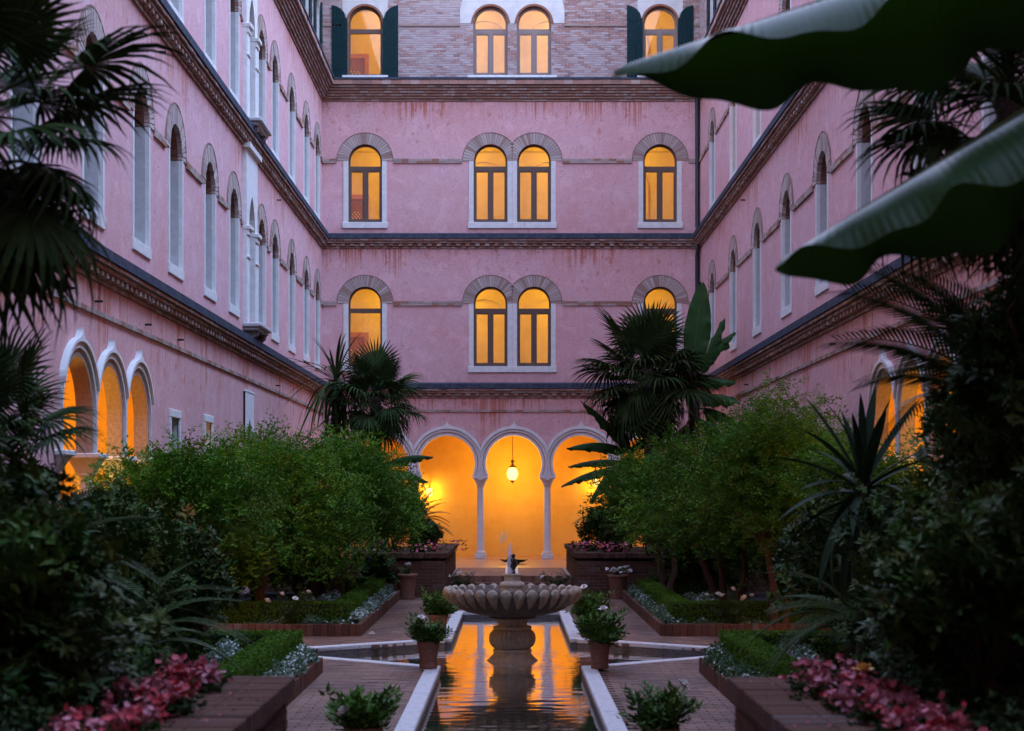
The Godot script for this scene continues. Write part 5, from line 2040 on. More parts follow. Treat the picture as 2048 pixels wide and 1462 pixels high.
# creeping green that hides the earth of the near planters
func ground_cover(label: String, s: float, sd: int) -> void:
	var t := thing("creeping_plants", label, "ground cover", Vector3.ZERO)
	t.set_meta("kind", "stuff")
	var r := RandomNumberGenerator.new()
	r.seed = sd
	var leaf := []
	var tint := []
	for i in 5200:
		var p := Vector3(s * r.randf_range(2.2, 4.0), 1.04 + r.randf() * r.randf() * 0.28, -r.randf_range(7.0, 10.85))
		leaf.append(Transform3D(Basis.from_euler(Vector3(r.randf_range(-0.6, 0.6), r.randf() * TAU, r.randf_range(-0.5, 0.5))).scaled(Vector3.ONE * r.randf_range(1.0, 2.0)), p))
		tint.append(Color(0.014, 0.030, 0.008).lerp(Color(0.04, 0.075, 0.016), r.randf()))
	scatter(t, "foliage", M.tuft, M.gloss_leaf, leaf, tint)


func fallen(label: String, s: float, sd: int) -> void:
	var t := thing("fallen_petals", label, "petals", Vector3.ZERO)
	t.set_meta("kind", "stuff")
	var r := RandomNumberGenerator.new()
	r.seed = sd
	var at := []
	var tint := []
	for i in 90:
		var p := Vector3(s * r.randf_range(1.46, 1.98), 1.106, -r.randf_range(7.5, 11.0))
		if i > 60:
			p = Vector3(s * r.randf_range(1.2, 2.4), 0.005, -r.randf_range(14.0, 21.0))
		at.append(Transform3D(Basis.from_euler(Vector3(r.randf_range(-0.3, 0.3), r.randf() * TAU, r.randf_range(-0.3, 0.3))).scaled(Vector3.ONE * r.randf_range(0.5, 0.9)), p))
		tint.append(Color(0.45, 0.12, 0.16) if r.randf() < 0.4 else Color(0.14, 0.10, 0.03) * r.randf_range(0.6, 1.4))
	scatter(t, "petals", M.one_petal, M.petals, at, tint)


# ---------------------------------------------------------------- small leaf and flower shapes
# a pointed leaf folded along its rib, from the origin along +z, face up
func leaf_into(mb: MB, x: Transform3D, long: float, wide: float, fold := 0.25, droop := 0.15) -> void:
	var a := Vector3.ZERO
	var m := Vector3(0, -droop * long * 0.2, long * 0.5)
	var l := Vector3(-wide * 0.5, fold * wide - droop * long * 0.2, long * 0.45)
	var r := Vector3(wide * 0.5, fold * wide - droop * long * 0.2, long * 0.45)
	var tip := Vector3(0, -droop * long, long)
	mb.tri(x * a, x * m, x * l)
	mb.tri(x * a, x * r, x * m)
	mb.tri(x * m, x * tip, x * l)
	mb.tri(x * m, x * r, x * tip)


func petal_into(mb: MB, x: Transform3D, long: float, wide: float, cup: float) -> void:
	var p := [Vector3.ZERO, Vector3(-wide * 0.5, cup * 0.6, long * 0.6), Vector3(-wide * 0.25, cup, long), Vector3(wide * 0.25, cup, long), Vector3(wide * 0.5, cup * 0.6, long * 0.6)]
	for i in 3:
		mb.tri(x * p[0], x * p[i + 2], x * p[i + 1])


func make_leaves() -> void:
	var r := RandomNumberGenerator.new()
	r.seed = 40
	plain("hedge_core", lin(0.012, 0.022, 0.006), 0.9)
	plain("stem_green", lin(0.05, 0.06, 0.025), 0.7)
	plain("petals_white", lin(0.78, 0.74, 0.70), 0.7)
	plain("petals_yellow", lin(0.72, 0.42, 0.12), 0.7)
	# a tuft of six small leaves, about 5 cm
	var tf := MB.new()
	for i in 6:
		var b := Basis.from_euler(Vector3(-r.randf_range(0.2, 1.1), TAU * i / 6.0 + r.randf(), 0))
		leaf_into(tf, Transform3D(b, Vector3.ZERO), r.randf_range(0.028, 0.042), 0.017)
	M.tuft = tf.mesh()
	# a spray of the fine-leaved trees: a twig with narrow leaves on both sides
	for kind in 3:
		var sp := MB.new()
		var n := 18
		for i in n:
			var f := i / float(n - 1)
			var at := Vector3(0.05 * sin(f * 9.0 + kind), 0.04 * cos(f * 12.0) - 0.05 * f * f, 0.02 + 0.22 * f)
			var s := 1.0 if i % 2 else -1.0
			var b := Basis.from_euler(Vector3(r.randf_range(-1.0, 0.7), s * r.randf_range(0.5, 2.0), r.randf_range(-0.8, 0.8)))
			leaf_into(sp, Transform3D(b, at), r.randf_range(0.042, 0.062), 0.026, 0.2)
		sp.tube([Vector3.ZERO, Vector3(0, -0.01, 0.12), Vector3(0, -0.05, 0.24)], [0.004, 0.003, 0.001], 3)
		M["spray_%d" % kind] = sp.mesh()
	# a bunch of glossy evergreen leaves, 8 to 12 cm
	for kind in 2:
		var gl := MB.new()
		for i in 11:
			var b := Basis.from_euler(Vector3(-r.randf_range(-0.2, 1.0), TAU * i / 11.0 * 2.4 + r.randf(), 0))
			leaf_into(gl, Transform3D(b, Vector3(r.randfn() * 0.03, r.randfn() * 0.03, r.randfn() * 0.03)), r.randf_range(0.075, 0.12), r.randf_range(0.034, 0.05), 0.18, 0.25)
		M["bunch_%d" % kind] = gl.mesh()
	var one := MB.new()
	leaf_into(one, Transform3D.IDENTITY, 0.085, 0.036, 0.2, 0.25)
	leaf_into(one, Transform3D(Basis(Vector3.UP, 0.9), Vector3(0.01, 0.01, -0.02)), 0.075, 0.032, 0.2, 0.2)
	leaf_into(one, Transform3D(Basis(Vector3.UP, -0.9), Vector3(-0.01, 0.015, -0.02)), 0.075, 0.032, 0.2, 0.2)
	M.big_leaf = one.mesh()
	var op := MB.new()
	leaf_into(op, Transform3D.IDENTITY, 0.045, 0.03, 0.15, 0.1)
	M.one_petal = op.mesh()
	var tb := MB.new()
	for i in 5:
		petal_into(tb, Transform3D(Basis(Vector3.UP, TAU * i / 5.0), Vector3.ZERO), 0.016, 0.014, 0.004)
	M.tiny_bloom = tb.mesh()
	var pt := MB.new()
	for i in 5:
		petal_into(pt, Transform3D(Basis(Vector3.UP, TAU * i / 5.0), Vector3.ZERO), 0.032, 0.034, 0.010)
	M.petunia = pt.mesh()
	var ro := MB.new()
	for layer in 3:
		for i in 6 - layer:
			var b := Basis(Vector3.UP, TAU * i / (6.0 - layer) + layer * 0.5)
			b = b * Basis(Vector3.RIGHT, -0.15 - layer * 0.42)
			petal_into(ro, Transform3D(b, Vector3(0, layer * 0.004, 0)), 0.052 - layer * 0.008, 0.054 - layer * 0.008, 0.014)
	ro.lathe([Vector2(0.0, 0.0), Vector2(0.016, 0.01), Vector2(0.014, 0.03), Vector2(0.0, 0.038)], 8)
	M.rose = ro.mesh()


# ---------------------------------------------------------------- trees with small leaves
func tree(called: String, label: String, category: String, at: Vector3, trunks: int, centre: Vector3, size: Vector3, clumps: int, sprays: int, shoots: int, kind: String, mat: StandardMaterial3D, dark: Color, light: Color, sd: int, group := "") -> void:
	var t := thing(called, label, category, at, 0.0, group)
	var r := RandomNumberGenerator.new()
	r.seed = sd
	var wood := MB.new()
	var heads := []
	for i in clumps:
		# spread over the crown's volume, more of them towards its outside
		var dir := Vector3(r.randfn(), r.randfn(), r.randfn()).normalized()
		if dir.y < -0.55:
			dir.y *= -0.6
		var q := pow(r.randf(), 0.45)
		heads.append(centre + dir * size * q)
	var feet := []
	for i in trunks:
		var a := TAU * i / trunks + r.randf()
		var foot := Vector3(cos(a), 0, sin(a)) * (0.07 if trunks > 1 else 0.0)
		var fork := centre * Vector3(0.35, 0.0, 0.35) + Vector3(cos(a) * 0.22 * (trunks - 1), centre.y - size.y * r.randf_range(0.45, 0.7), sin(a) * 0.22 * (trunks - 1))
		var mid := foot.lerp(fork, 0.5) + Vector3(r.randfn() * 0.06, 0, r.randfn() * 0.06)
		wood.tube([foot - Vector3(0, 0.15, 0), foot.lerp(mid, 0.5) + Vector3(r.randfn() * 0.03, 0, 0), mid, fork], [0.10, 0.075, 0.062, 0.05], 8)
		feet.append(fork)
	for h in heads:
		var from: Vector3 = feet[r.randi() % feet.size()]
		var m := from.lerp(h, 0.55) + Vector3(r.randfn() * 0.12, 0.12, r.randfn() * 0.12)
		wood.tube([from, m, h], [0.035, 0.018, 0.006], 5)
	piece(t, "trunk", wood.mesh(), M.bark)
	var sets := [[], [], []]
	var tints := [[], [], []]
	var kinds := 3 if kind == "spray" else 2
	for i in sprays:
		var h: Vector3 = heads[r.randi() % heads.size()]
		var off := Vector3(r.randfn(), r.randfn() * 0.85, r.randfn()) * 0.30 * (size.x + size.y) / 2.6
		var p := h + off
		var out := ((p - centre) / size)
		if out.length() > 1.22:
			continue
		var dir := (out.normalized() + Vector3(r.randfn(), r.randfn() + 0.35, r.randfn()) * 0.55).normalized()
		var side := dir.cross(Vector3.UP)
		side = side.normalized() if side.length() > 0.1 else Vector3.RIGHT
		var up := side.cross(dir)
		var roll := r.randf_range(-0.7, 0.7)
		var b := Basis(side * cos(roll) + up * sin(roll), up * cos(roll) - side * sin(roll), -dir)
		b = Basis(b.x, b.y, dir) if b.determinant() < 0 else Basis(-b.x, b.y, dir)
		var k := r.randi() % kinds
		sets[k].append(Transform3D(b.scaled(Vector3.ONE * r.randf_range(0.75, 1.2)), p))
		var c := dark.lerp(light, clampf(r.randf() * 0.65 + 0.35 * sin(h.x * 9.0 + h.y * 7.0), 0.0, 1.0)) * (1.0 + 0.25 * sin(h.z * 13.0 + h.x * 5.0))
		c.r *= r.randf_range(0.8, 1.7)
		if r.randf() < 0.003:
			c = Color(0.22, 0.10, 0.02)
		tints[k].append(c)
	# long young shoots that stand out of the crown
	for i in shoots:
		var a := r.randf() * TAU
		var q := sqrt(r.randf()) * 0.85
		var base := centre + Vector3(cos(a) * size.x * q, size.y * sqrt(1.0 - q * q) * 0.8, sin(a) * size.z * q)
		var long := r.randf_range(0.35, 0.85)
		var lean := Vector3(r.randfn() * 0.25 + cos(a) * 0.35, 1.0, r.randfn() * 0.25 + sin(a) * 0.35).normalized()
		wood = MB.new()
		for j in int(long * 20.0):
			var f := j / (long * 20.0)
			var p := base + lean * long * f
			var e := Vector3(cos(j * 2.4), 0.6, sin(j * 2.4)).normalized()
			var side := e.cross(Vector3.UP).normalized()
			var k := r.randi() % kinds
			sets[k].append(Transform3D(Basis(side, e.cross(side) * -1.0, e).scaled(Vector3.ONE * (0.75 - 0.4 * f)), p))
			tints[k].append(light * r.randf_range(0.8, 1.2))
	for k in kinds:
		scatter(t, "foliage", M["%s_%d" % ["spray" if kind == "spray" else "bunch", k]], mat, sets[k], tints[k])


func build_trees() -> void:
	var dk := Color(0.042, 0.115, 0.010)
	var lt := Color(0.105, 0.235, 0.018)
	var a := "pomegranate_tree"
	tree(a, "small leafy tree at the left, just under the three lit arches of the left wing", "tree", Vector3(-4.6, 0.13, -22.6), 2, Vector3(0.1, 1.75, 0), Vector3(1.2, 1.0, 1.2), 28, 2800, 16, "spray", M.small_leaf, dk, lt, 201)
	tree(a, "bright green small-leaved tree in the middle of the left bed, front of its row", "tree", Vector3(-4.35, 0.13, -28.4), 2, Vector3(0.1, 1.72, 0), Vector3(1.55, 1.4, 1.4), 40, 5200, 12, "spray", M.small_leaf, dk, lt, 202)
	tree(a, "small-leaved tree with a reddish trunk at the left bed's inner side", "tree", Vector3(-3.75, 0.13, -31.6), 3, Vector3(0.25, 1.85, 0), Vector3(1.5, 1.3, 1.4), 38, 4800, 14, "spray", M.small_leaf, dk, lt, 203)
	tree(a, "rounded small-leaved tree at the far end of the left bed, under the fan palm", "tree", Vector3(-3.7, 0.13, -34.8), 2, Vector3(0.2, 2.0, 0), Vector3(1.35, 1.1, 1.1), 28, 3000, 8, "spray", M.small_leaf, dk, lt, 204)
	tree(a, "dim small-leaved tree against the left wing, behind the row", "tree", Vector3(-5.0, 0.13, -32.6), 2, Vector3(0, 2.1, 0), Vector3(0.85, 1.1, 1.9), 24, 2400, 12, "spray", M.small_leaf, dk, lt, 205)
	tree(a, "small-leaved tree at the far end of the right bed, nearest the banana plants", "tree", Vector3(3.3, 0.13, -34.6), 2, Vector3(-0.1, 1.8, 0), Vector3(1.35, 1.25, 1.1), 30, 3400, 12, "spray", M.small_leaf, dk, lt, 211)
	tree(a, "small-leaved tree with a forked reddish trunk in the right bed", "tree", Vector3(3.95, 0.13, -30.6), 3, Vector3(-0.15, 1.95, 0), Vector3(1.45, 1.35, 1.3), 36, 4200, 16, "spray", M.small_leaf, dk, lt, 212)
	tree(a, "bright green small-leaved tree at the right with long shoots up to the string course", "tree", Vector3(4.5, 0.13, -27.6), 2, Vector3(0.0, 2.1, 0), Vector3(1.45, 1.65, 1.4), 42, 5000, 30, "spray", M.small_leaf, dk, lt, 213)
	tree(a, "airy small-leaved tree before the lit arches of the right wing", "tree", Vector3(5.0, 0.13, -23.2), 2, Vector3(0.0, 1.8, 0), Vector3(0.95, 1.05, 1.1), 24, 1700, 22, "spray", M.small_leaf, dk, lt, 214)


# ---------------------------------------------------------------- broad-leaved shrubs
func build_shrubs() -> void:
	var dk := Color(0.018, 0.046, 0.010)
	var lt := Color(0.062, 0.125, 0.022)
	var q := [
		["dark glossy shrub filling the lower left corner above the pink flowers", Vector3(-2.95, 1.0, -9.4), Vector3(0, 0.55, 0), Vector3(0.75, 0.62, 1.3), 1300],
		["dark glossy shrub at the left edge, below the near fan palm's fronds", Vector3(-3.5, 1.0, -10.6), Vector3(0, 0.75, 0), Vector3(0.7, 0.8, 0.9), 1000],
		["glossy shrub behind the left near planter, before the hedge", Vector3(-3.75, 0.13, -13.2), Vector3(0, 1.0, 0), Vector3(0.85, 0.95, 1.3), 1500],
		["light-tipped leafy shrub at the left, under the small-leaved trees", Vector3(-4.1, 0.13, -17.4), Vector3(0, 1.15, 0), Vector3(0.95, 0.95, 1.3), 1600],
		["leafy shrub beyond the left hedge, beside the trunk of the front tree", Vector3(-4.6, 0.13, -20.2), Vector3(0, 1.1, 0), Vector3(0.85, 0.9, 0.7), 1000],
		["dark shrub filling the lower right corner behind the pink flowers", Vector3(2.85, 1.0, -9.3), Vector3(0.1, 0.62, 0), Vector3(0.75, 0.7, 1.4), 1400],
		["tall dark shrub at the right edge under the palm fronds", Vector3(3.55, 1.0, -10.9), Vector3(0, 1.0, 0), Vector3(0.8, 1.15, 0.9), 1500],
		["dark glossy shrub under the sword-leaved plant on the right", Vector3(3.6, 0.13, -14.0), Vector3(0, 1.1, 0), Vector3(0.8, 1.05, 1.4), 1600],
		["dark leafy shrub beyond the right near hedge, with pale leaf tips", Vector3(4.1, 0.13, -18.6), Vector3(0, 1.15, 0), Vector3(0.95, 1.05, 1.3), 1500],
		["tall dark foliage climbing the right wing between the palm and the trees", Vector3(4.95, 0.13, -16.6), Vector3(0, 2.1, 0), Vector3(0.75, 1.7, 1.2), 1900],
		["leafy dark growth hanging at the right edge under the great banana leaves", Vector3(3.6, 1.0, -10.3), Vector3(-0.1, 2.2, 0), Vector3(0.55, 0.75, 0.7), 1500],
		["dark undergrowth behind the left tree trunks, against the planter", Vector3(-4.5, 0.13, -35.9), Vector3(0, 0.7, 0), Vector3(1.2, 0.75, 0.5), 1300],
		["dark undergrowth between the trunks at the left wing's foot", Vector3(-5.2, 0.13, -30.5), Vector3(0, 0.8, 0), Vector3(0.55, 0.85, 2.4), 1400],
		["dark undergrowth behind the right tree trunks, against the planter", Vector3(4.4, 0.13, -35.9), Vector3(0, 0.75, 0), Vector3(1.35, 0.8, 0.5), 1400],
		["dark undergrowth between the trunks at the right wing's foot", Vector3(5.1, 0.13, -30.0), Vector3(0, 0.8, 0), Vector3(0.6, 0.85, 2.6), 1500],
		["citrus bush in the planter left of the steps", Vector3(-2.75, 0.95, -38.5), Vector3(0, 0.75, 0), Vector3(0.85, 0.6, 0.6), 800],
		["low bush trailing over the corner of the planter left of the steps", Vector3(-1.95, 0.95, -38.2), Vector3(0, 0.35, 0), Vector3(0.35, 0.35, 0.6), 350],
		["bush in the planter right of the steps, above the pink flowers", Vector3(2.35, 0.95, -38.4), Vector3(0, 0.55, 0), Vector3(0.75, 0.5, 0.6), 700],
		["leafy bush at the back of the right planter, under the banana leaves", Vector3(3.4, 0.95, -39.6), Vector3(0, 0.9, 0), Vector3(0.9, 0.85, 0.9), 900],
		["dense bush at the left planter's outer end, under the strap-leaved plant", Vector3(-4.4, 0.95, -39.4), Vector3(0, 0.95, 0), Vector3(1.0, 0.9, 0.9), 900],
		["ball-shaped dark bush between the left tree trunks and the planter", Vector3(-2.95, 0.13, -36.4), Vector3(0, 0.42, 0), Vector3(0.38, 0.40, 0.32), 400],
	]
	var k := 0
	for e in q:
		tree("shrub", e[0], "shrub", e[1], 2, e[2], e[3], 22, e[4], 3, "bunch", M.gloss_leaf, dk, lt, 300 + k)
		k += 1


# ---------------------------------------------------------------- palms
# fan leaf: stalk along +z, then ribs that spread; y is the upper side
func fan_leaf(stalk: float, long: float, droop: float, sd: int) -> ArrayMesh:
	var r := RandomNumberGenerator.new()
	r.seed = sd
	var mb := MB.new()
	mb.col = Color(0.045, 0.06, 0.02)
	var sag := 0.10 * stalk
	mb.tube([Vector3.ZERO, Vector3(0, 0.02, stalk * 0.5), Vector3(0, -sag, stalk)], [0.014, 0.010, 0.008], 5)
	var hub := Vector3(0, -sag, stalk)
	var n := 34
	var spread := 2.45
	for i in n:
		var a := lerpf(-spread, spread, i / float(n - 1))
		var w := 2.0 * spread / (n - 1)
		var dir := Vector3(sin(a), 0.16 * cos(a), cos(a)).normalized()
		var side := Vector3(cos(a), 0, -sin(a))
		var len_ := long * (0.70 + 0.30 * cos(a * 0.55)) * r.randf_range(0.93, 1.05)
		var g := r.randf_range(0.75, 1.2)
		mb.col = Color(0.022, 0.040, 0.014).lerp(Color(0.045, 0.075, 0.024), r.randf()) * g
		var cuts := [0.03, 0.25, 0.46, 0.68, 0.86, 1.0]
		var sag2 := droop * r.randf_range(0.7, 1.4)
		var last := []
		for k in cuts.size():
			var f: float = cuts[k]
			var rad := len_ * f
			var half := rad * w * 0.5 if f < 0.46 else len_ * 0.46 * w * 0.5 * (1.0 - pow((f - 0.46) / 0.54, 1.6))
			var bend := -sag2 * len_ * pow(f, 2.6) - (0.5 * sag2 * len_ * pow(maxf(0.0, f - 0.7) / 0.3, 2.0) * 0.5)
			var c := hub + dir * rad * (1.0 - 0.25 * sag2 * f * f) + Vector3(0, bend, 0)
			var here := [c - side * half + Vector3(0, half * 0.55, 0), c, c + side * half + Vector3(0, half * 0.55, 0)]
			if last.size():
				mb.quad(last[1], here[1], here[0], last[0])
				mb.quad(last[2], here[2], here[1], last[1])
			last = here
	return mb.mesh()


# feather leaf: arching rib with leaflets on both sides
func feather_leaf(long: float, arch: float, leaflet: float, n: int, lift: float, sd: int, broad := 1.0) -> ArrayMesh:
	var r := RandomNumberGenerator.new()
	r.seed = sd
	var mb := MB.new()
	var path := []
	var rad := []
	var curve := func(f: float) -> Vector3: return Vector3(0, arch * long * (0.55 * f - 0.95 * f * f), long * f * (1.0 - 0.12 * f))
	for i in 11:
		path.append(curve.call(i / 10.0))
		rad.append(0.013 * (1.0 - 0.85 * i / 10.0))
	mb.col = Color(0.06, 0.07, 0.025)
	mb.tube(path, rad, 5)
	for i in n:
		var f := 0.10 + 0.90 * i / (n - 1.0)
		var c: Vector3 = curve.call(f)
		var way: Vector3 = (curve.call(minf(f + 0.02, 1.0)) - curve.call(f - 0.02)).normalized()
		var len_ := leaflet * (0.45 + 0.55 * sin(PI * pow(f, 0.75))) * r.randf_range(0.9, 1.08)
		for s in [-1.0, 1.0]:
			var up := Vector3.RIGHT.cross(way) * -1.0
			var dir := (Vector3(s, 0, 0) + up * lift + way * (0.55 + 0.6 * f)).normalized()
			var wide := (0.006 + 0.004 * sin(PI * f)) * broad
			var mid := c + dir * len_ * 0.55
			var tip := c + dir * len_ + Vector3(0, -0.16 * len_, 0)
			mb.col = Color(0.024, 0.042, 0.015).lerp(Color(0.05, 0.08, 0.026), r.randf())
			mb.quad(c - way * wide * 0.5, c + way * wide * 0.5, mid + way * wide, mid - way * wide)
			mb.tri(mid - way * wide, mid + way * wide, tip)
	return mb.mesh()


# strap or sword leaf
func sword_leaf(long: float, wide: float, droop: float, dark: Color, light: Color, sd: int) -> ArrayMesh:
	var r := RandomNumberGenerator.new()
	r.seed = sd
	var mb := MB.new()
	mb.col = dark.lerp(light, r.randf())
	var rows := 12
	var p := PackedVector3Array()
	for i in rows:
		var f := i / (rows - 1.0)
		var w := wide * 0.5 * (0.55 + 0.9 * f) * pow(1.0 - pow(f, 2.4), 0.9) + 0.0012
		var c := Vector3(0, -droop * long * pow(f, 2.2), long * f * (1.0 - 0.35 * droop * f))
		for q in [-1.0, -0.5, 0.0, 0.5, 1.0]:
			p.push_back(c + Vector3(q * w, absf(q) * w * 0.35, 0))
	mb.grid(p, rows, 5, false, true)
	return mb.mesh()


func place_leaf(parent: Node3D, called: String, m: Mesh, mat: Material, at: Vector3, azimuth: float, rise: float, roll: float, size: float) -> MeshInstance3D:
	var o := piece(parent, called, m, mat)
	o.position = at
	o.basis = (Basis(Vector3.UP, azimuth) * Basis(Vector3.RIGHT, -rise) * Basis(Vector3(0, 0, 1), roll)).scaled(Vector3.ONE * size)
	return o


func shaggy_trunk(t: Node3D, path: Array, r0: float, r1: float, sd: int) -> void:
	var r := RandomNumberGenerator.new()
	r.seed = sd
	var mb := MB.new()
	var rad := []
	for i in path.size():
		rad.append(lerpf(r0, r1, i / (path.size() - 1.0)) * r.randf_range(0.92, 1.08))
	mb.tube(path, rad, 12)
	# old leaf bases and fibre
	var long: float = path[0].distance_to(path[-1])
	for i in int(long * 90.0):
		var f := r.randf()
		var k := f * (path.size() - 1)
		var j := mini(int(k), path.size() - 2)
		var c: Vector3 = path[j].lerp(path[j + 1], k - j)
		var a := r.randf() * TAU
		var o := Vector3(cos(a), 0, sin(a))
		var side := o.cross(Vector3.UP)
		var base := c + o * lerpf(r0, r1, f) * 0.9
		var tip := base + o * r.randf_range(0.02, 0.06) + Vector3.UP * r.randf_range(-0.16, 0.10)
		mb.tri(base - side * 0.03, base + side * 0.03, tip)
		mb.tri(base + side * 0.03, base - side * 0.03, tip)
	piece(t, "trunk", mb.mesh(), M.palm_bark)


func fan_palm(label: String, foot: Vector3, top: Vector3, fronds: int, size: float, low: float, girth: float, sd: int, yaw := 0.0) -> void:
	var t := thing("fan_palm", label, "palm", foot)
	var r := RandomNumberGenerator.new()
	r.seed = sd
	var h := top - foot
	var path := []
	for i in 9:
		var f := i / 8.0
		path.append(Vector3(h.x * f * f, h.y * f, h.z * f * f))
	shaggy_trunk(t, path, girth, girth * 0.9, sd)
	var kinds := [fan_leaf(0.55, 0.62, 0.10, sd + 1), fan_leaf(0.62, 0.66, 0.30, sd + 2), fan_leaf(0.6, 0.64, 0.55, sd + 3)]
	for i in fronds:
		var f := i / (fronds - 1.0)
		var az := yaw + i * 2.39996 + r.randf_range(-0.2, 0.2)
		var rise := lerpf(1.35, low, pow(f, 0.85)) + r.randf_range(-0.12, 0.12)
		var k := 0 if f < 0.30 else (1 if f < 0.65 else 2)
		place_leaf(t, "frond", kinds[k], M.palm_leaf, h + Vector3(0, 0.12 - 0.3 * f, 0), az, rise, r.randf_range(-0.35, 0.35), size * r.randf_range(0.72, 1.12))


func feather_palm(called: String, label: String, foot: Vector3, high: float, fronds: int, long: float, arch: float, leaflet: float, girth: float, low: float, sd: int, lift := 0.25, extra := [], broad := 1.0) -> void:
	var t := thing(called, label, "palm", foot)
	var r := RandomNumberGenerator.new()
	r.seed = sd
	shaggy_trunk(t, [Vector3.ZERO, Vector3(0, high * 0.5, 0), Vector3(0, high, 0)], girth, girth * 1.05, sd)
	var kinds := []
	for k in 3:
		kinds.append(feather_leaf(long, arch * (0.8 + 0.25 * k), leaflet, 40, lift, sd + k, broad))
	for i in fronds:
		var f := i / (fronds - 1.0)
		place_leaf(t, "frond", kinds[r.randi() % 3], M.palm_leaf, Vector3(0, high - 0.05, 0), i * 2.39996 + r.randf_range(-0.2, 0.2), lerpf(1.25, low, pow(f, 0.8)) + r.randf_range(-0.1, 0.1), r.randf_range(-0.3, 0.3), r.randf_range(0.85, 1.08))
	for e in extra:
		place_leaf(t, "frond", kinds[1], M.palm_leaf, Vector3(0, high - 0.05, 0), e[0], e[1], e[2], e[3])


func sword_plant(label: String, foot: Vector3, high: float, leaves: int, long: float, wide: float, droop: float, low: float, light: Color, sd: int) -> void:
	var t := thing("sword_leaved_plant", label, "yucca", foot)
	var r := RandomNumberGenerator.new()
	r.seed = sd
	shaggy_trunk(t, [Vector3.ZERO, Vector3(0.02, high * 0.5, 0), Vector3(0, high, 0)], 0.09, 0.075, sd)
	var kinds := []
	for k in 4:
		kinds.append(sword_leaf(long, wide, droop * (0.3 + 0.5 * k), light * 0.55, light, sd + k))
	for i in leaves:
		var f := i / (leaves - 1.0)
		place_leaf(t, "leaf", kinds[mini(3, int(f * 3.0 + r.randf() * 1.2))], M.palm_leaf, Vector3(0, high - 0.03 - 0.16 * f, 0), i * 2.39996 + r.randf_range(-0.25, 0.25), lerpf(1.5, low, pow(f, 0.9)) + r.randf_range(-0.12, 0.12), r.randf_range(-0.3, 0.3), r.randf_range(0.82, 1.1))


func build_palms() -> void:
	fan_palm("near fan palm at the upper left edge, its dark fronds across the top windows", Vector3(-3.45, 1.0, -9.6), Vector3(-3.02, 4.52, -9.4), 36, 0.98, -1.1, 0.12, 401, 0.4)
	fan_palm("low dark fan palm at the left edge in front of the lit arches", Vector3(-4.2, 0.13, -12.6), Vector3(-3.98, 2.75, -12.6), 30, 0.72, -0.7, 0.11, 402, 1.0)
	fan_palm("fan palm with a round crown in the left planter before the end wing", Vector3(-3.36, 0.95, -41.0), Vector3(-3.36, 4.75, -41.0), 44, 1.18, -0.95, 0.15, 403)
	fan_palm("tall fan palm among the bananas in the right planter", Vector3(3.55, 0.95, -41.2), Vector3(3.40, 5.45, -41.2), 46, 1.65, -1.2, 0.20, 404, 0.7)
	fan_palm("second fan palm rising behind the tall one on the right", Vector3(3.95, 0.95, -42.6), Vector3(3.5, 5.95, -42.6), 18, 0.9, -0.4, 0.15, 405, 0.2)
	fan_palm("near fan palm at the upper right, behind the two great banana leaves", Vector3(3.75, 1.0, -9.9), Vector3(2.98, 4.72, -9.9), 38, 1.02, -1.1, 0.12, 406, 2.0)
	feather_palm("feather_palm", "date palm at the right edge with a long arching frond before the cornice", Vector3(3.62, 0.13, -11.6), 2.78, 15, 1.6, 0.55, 0.38, 0.20, 0.1, 411, 0.1, [[-1.75, 0.86, 0.5, 1.05], [-1.6, 0.60, 0.5, 1.0], [-1.2, 1.05, 0.2, 0.9]], 1.7)
	feather_palm("cycad", "cycad in the left planter with a frond lit by the wall lamp", Vector3(-2.25, 0.95, -39.2), 0.75, 26, 1.0, 0.5, 0.19, 0.15, -0.2, 412)
	feather_palm("cycad", "cycad in the right planter with fronds against the orange arch", Vector3(2.5, 0.95, -39.4), 0.95, 30, 1.15, 0.45, 0.2, 0.16, -0.25, 413)
	feather_palm("cycad", "drooping dark cycad under the small-leaved trees at the left", Vector3(-3.55, 0.13, -15.6), 0.75, 24, 1.2, 0.75, 0.2, 0.14, -0.2, 414)
	feather_palm("cycad", "dark cycad at the left edge with long streaming leaves", Vector3(-3.75, 0.13, -12.9), 1.55, 26, 1.3, 0.6, 0.26, 0.14, -0.35, 415)
	feather_palm("cycad", "dark cycad low on the right beside the near hedge", Vector3(3.5, 0.13, -16.6), 0.9, 24, 1.25, 0.65, 0.22, 0.14, -0.25, 416)
	sword_plant("strap-leaved plant drooping beside the left fan palm, before the corner of the court", Vector3(-4.4, 0.95, -41.6), 4.25, 78, 1.5, 0.085, 0.8, -1.2, Color(0.05, 0.08, 0.03), 421)
	sword_plant("yucca with stiff upright sword leaves on the right, before the lit arches", Vector3(3.2, 0.13, -15.0), 2.3, 40, 0.98, 0.105, 0.3, -0.8, Color(0.035, 0.06, 0.035), 422)
	sword_plant("spiky small yucca in the left planter under the banana leaf", Vector3(-2.35, 0.95, -40.6), 1.15, 36, 0.62, 0.04, 0.4, -0.8, Color(0.03, 0.05, 0.02), 423)


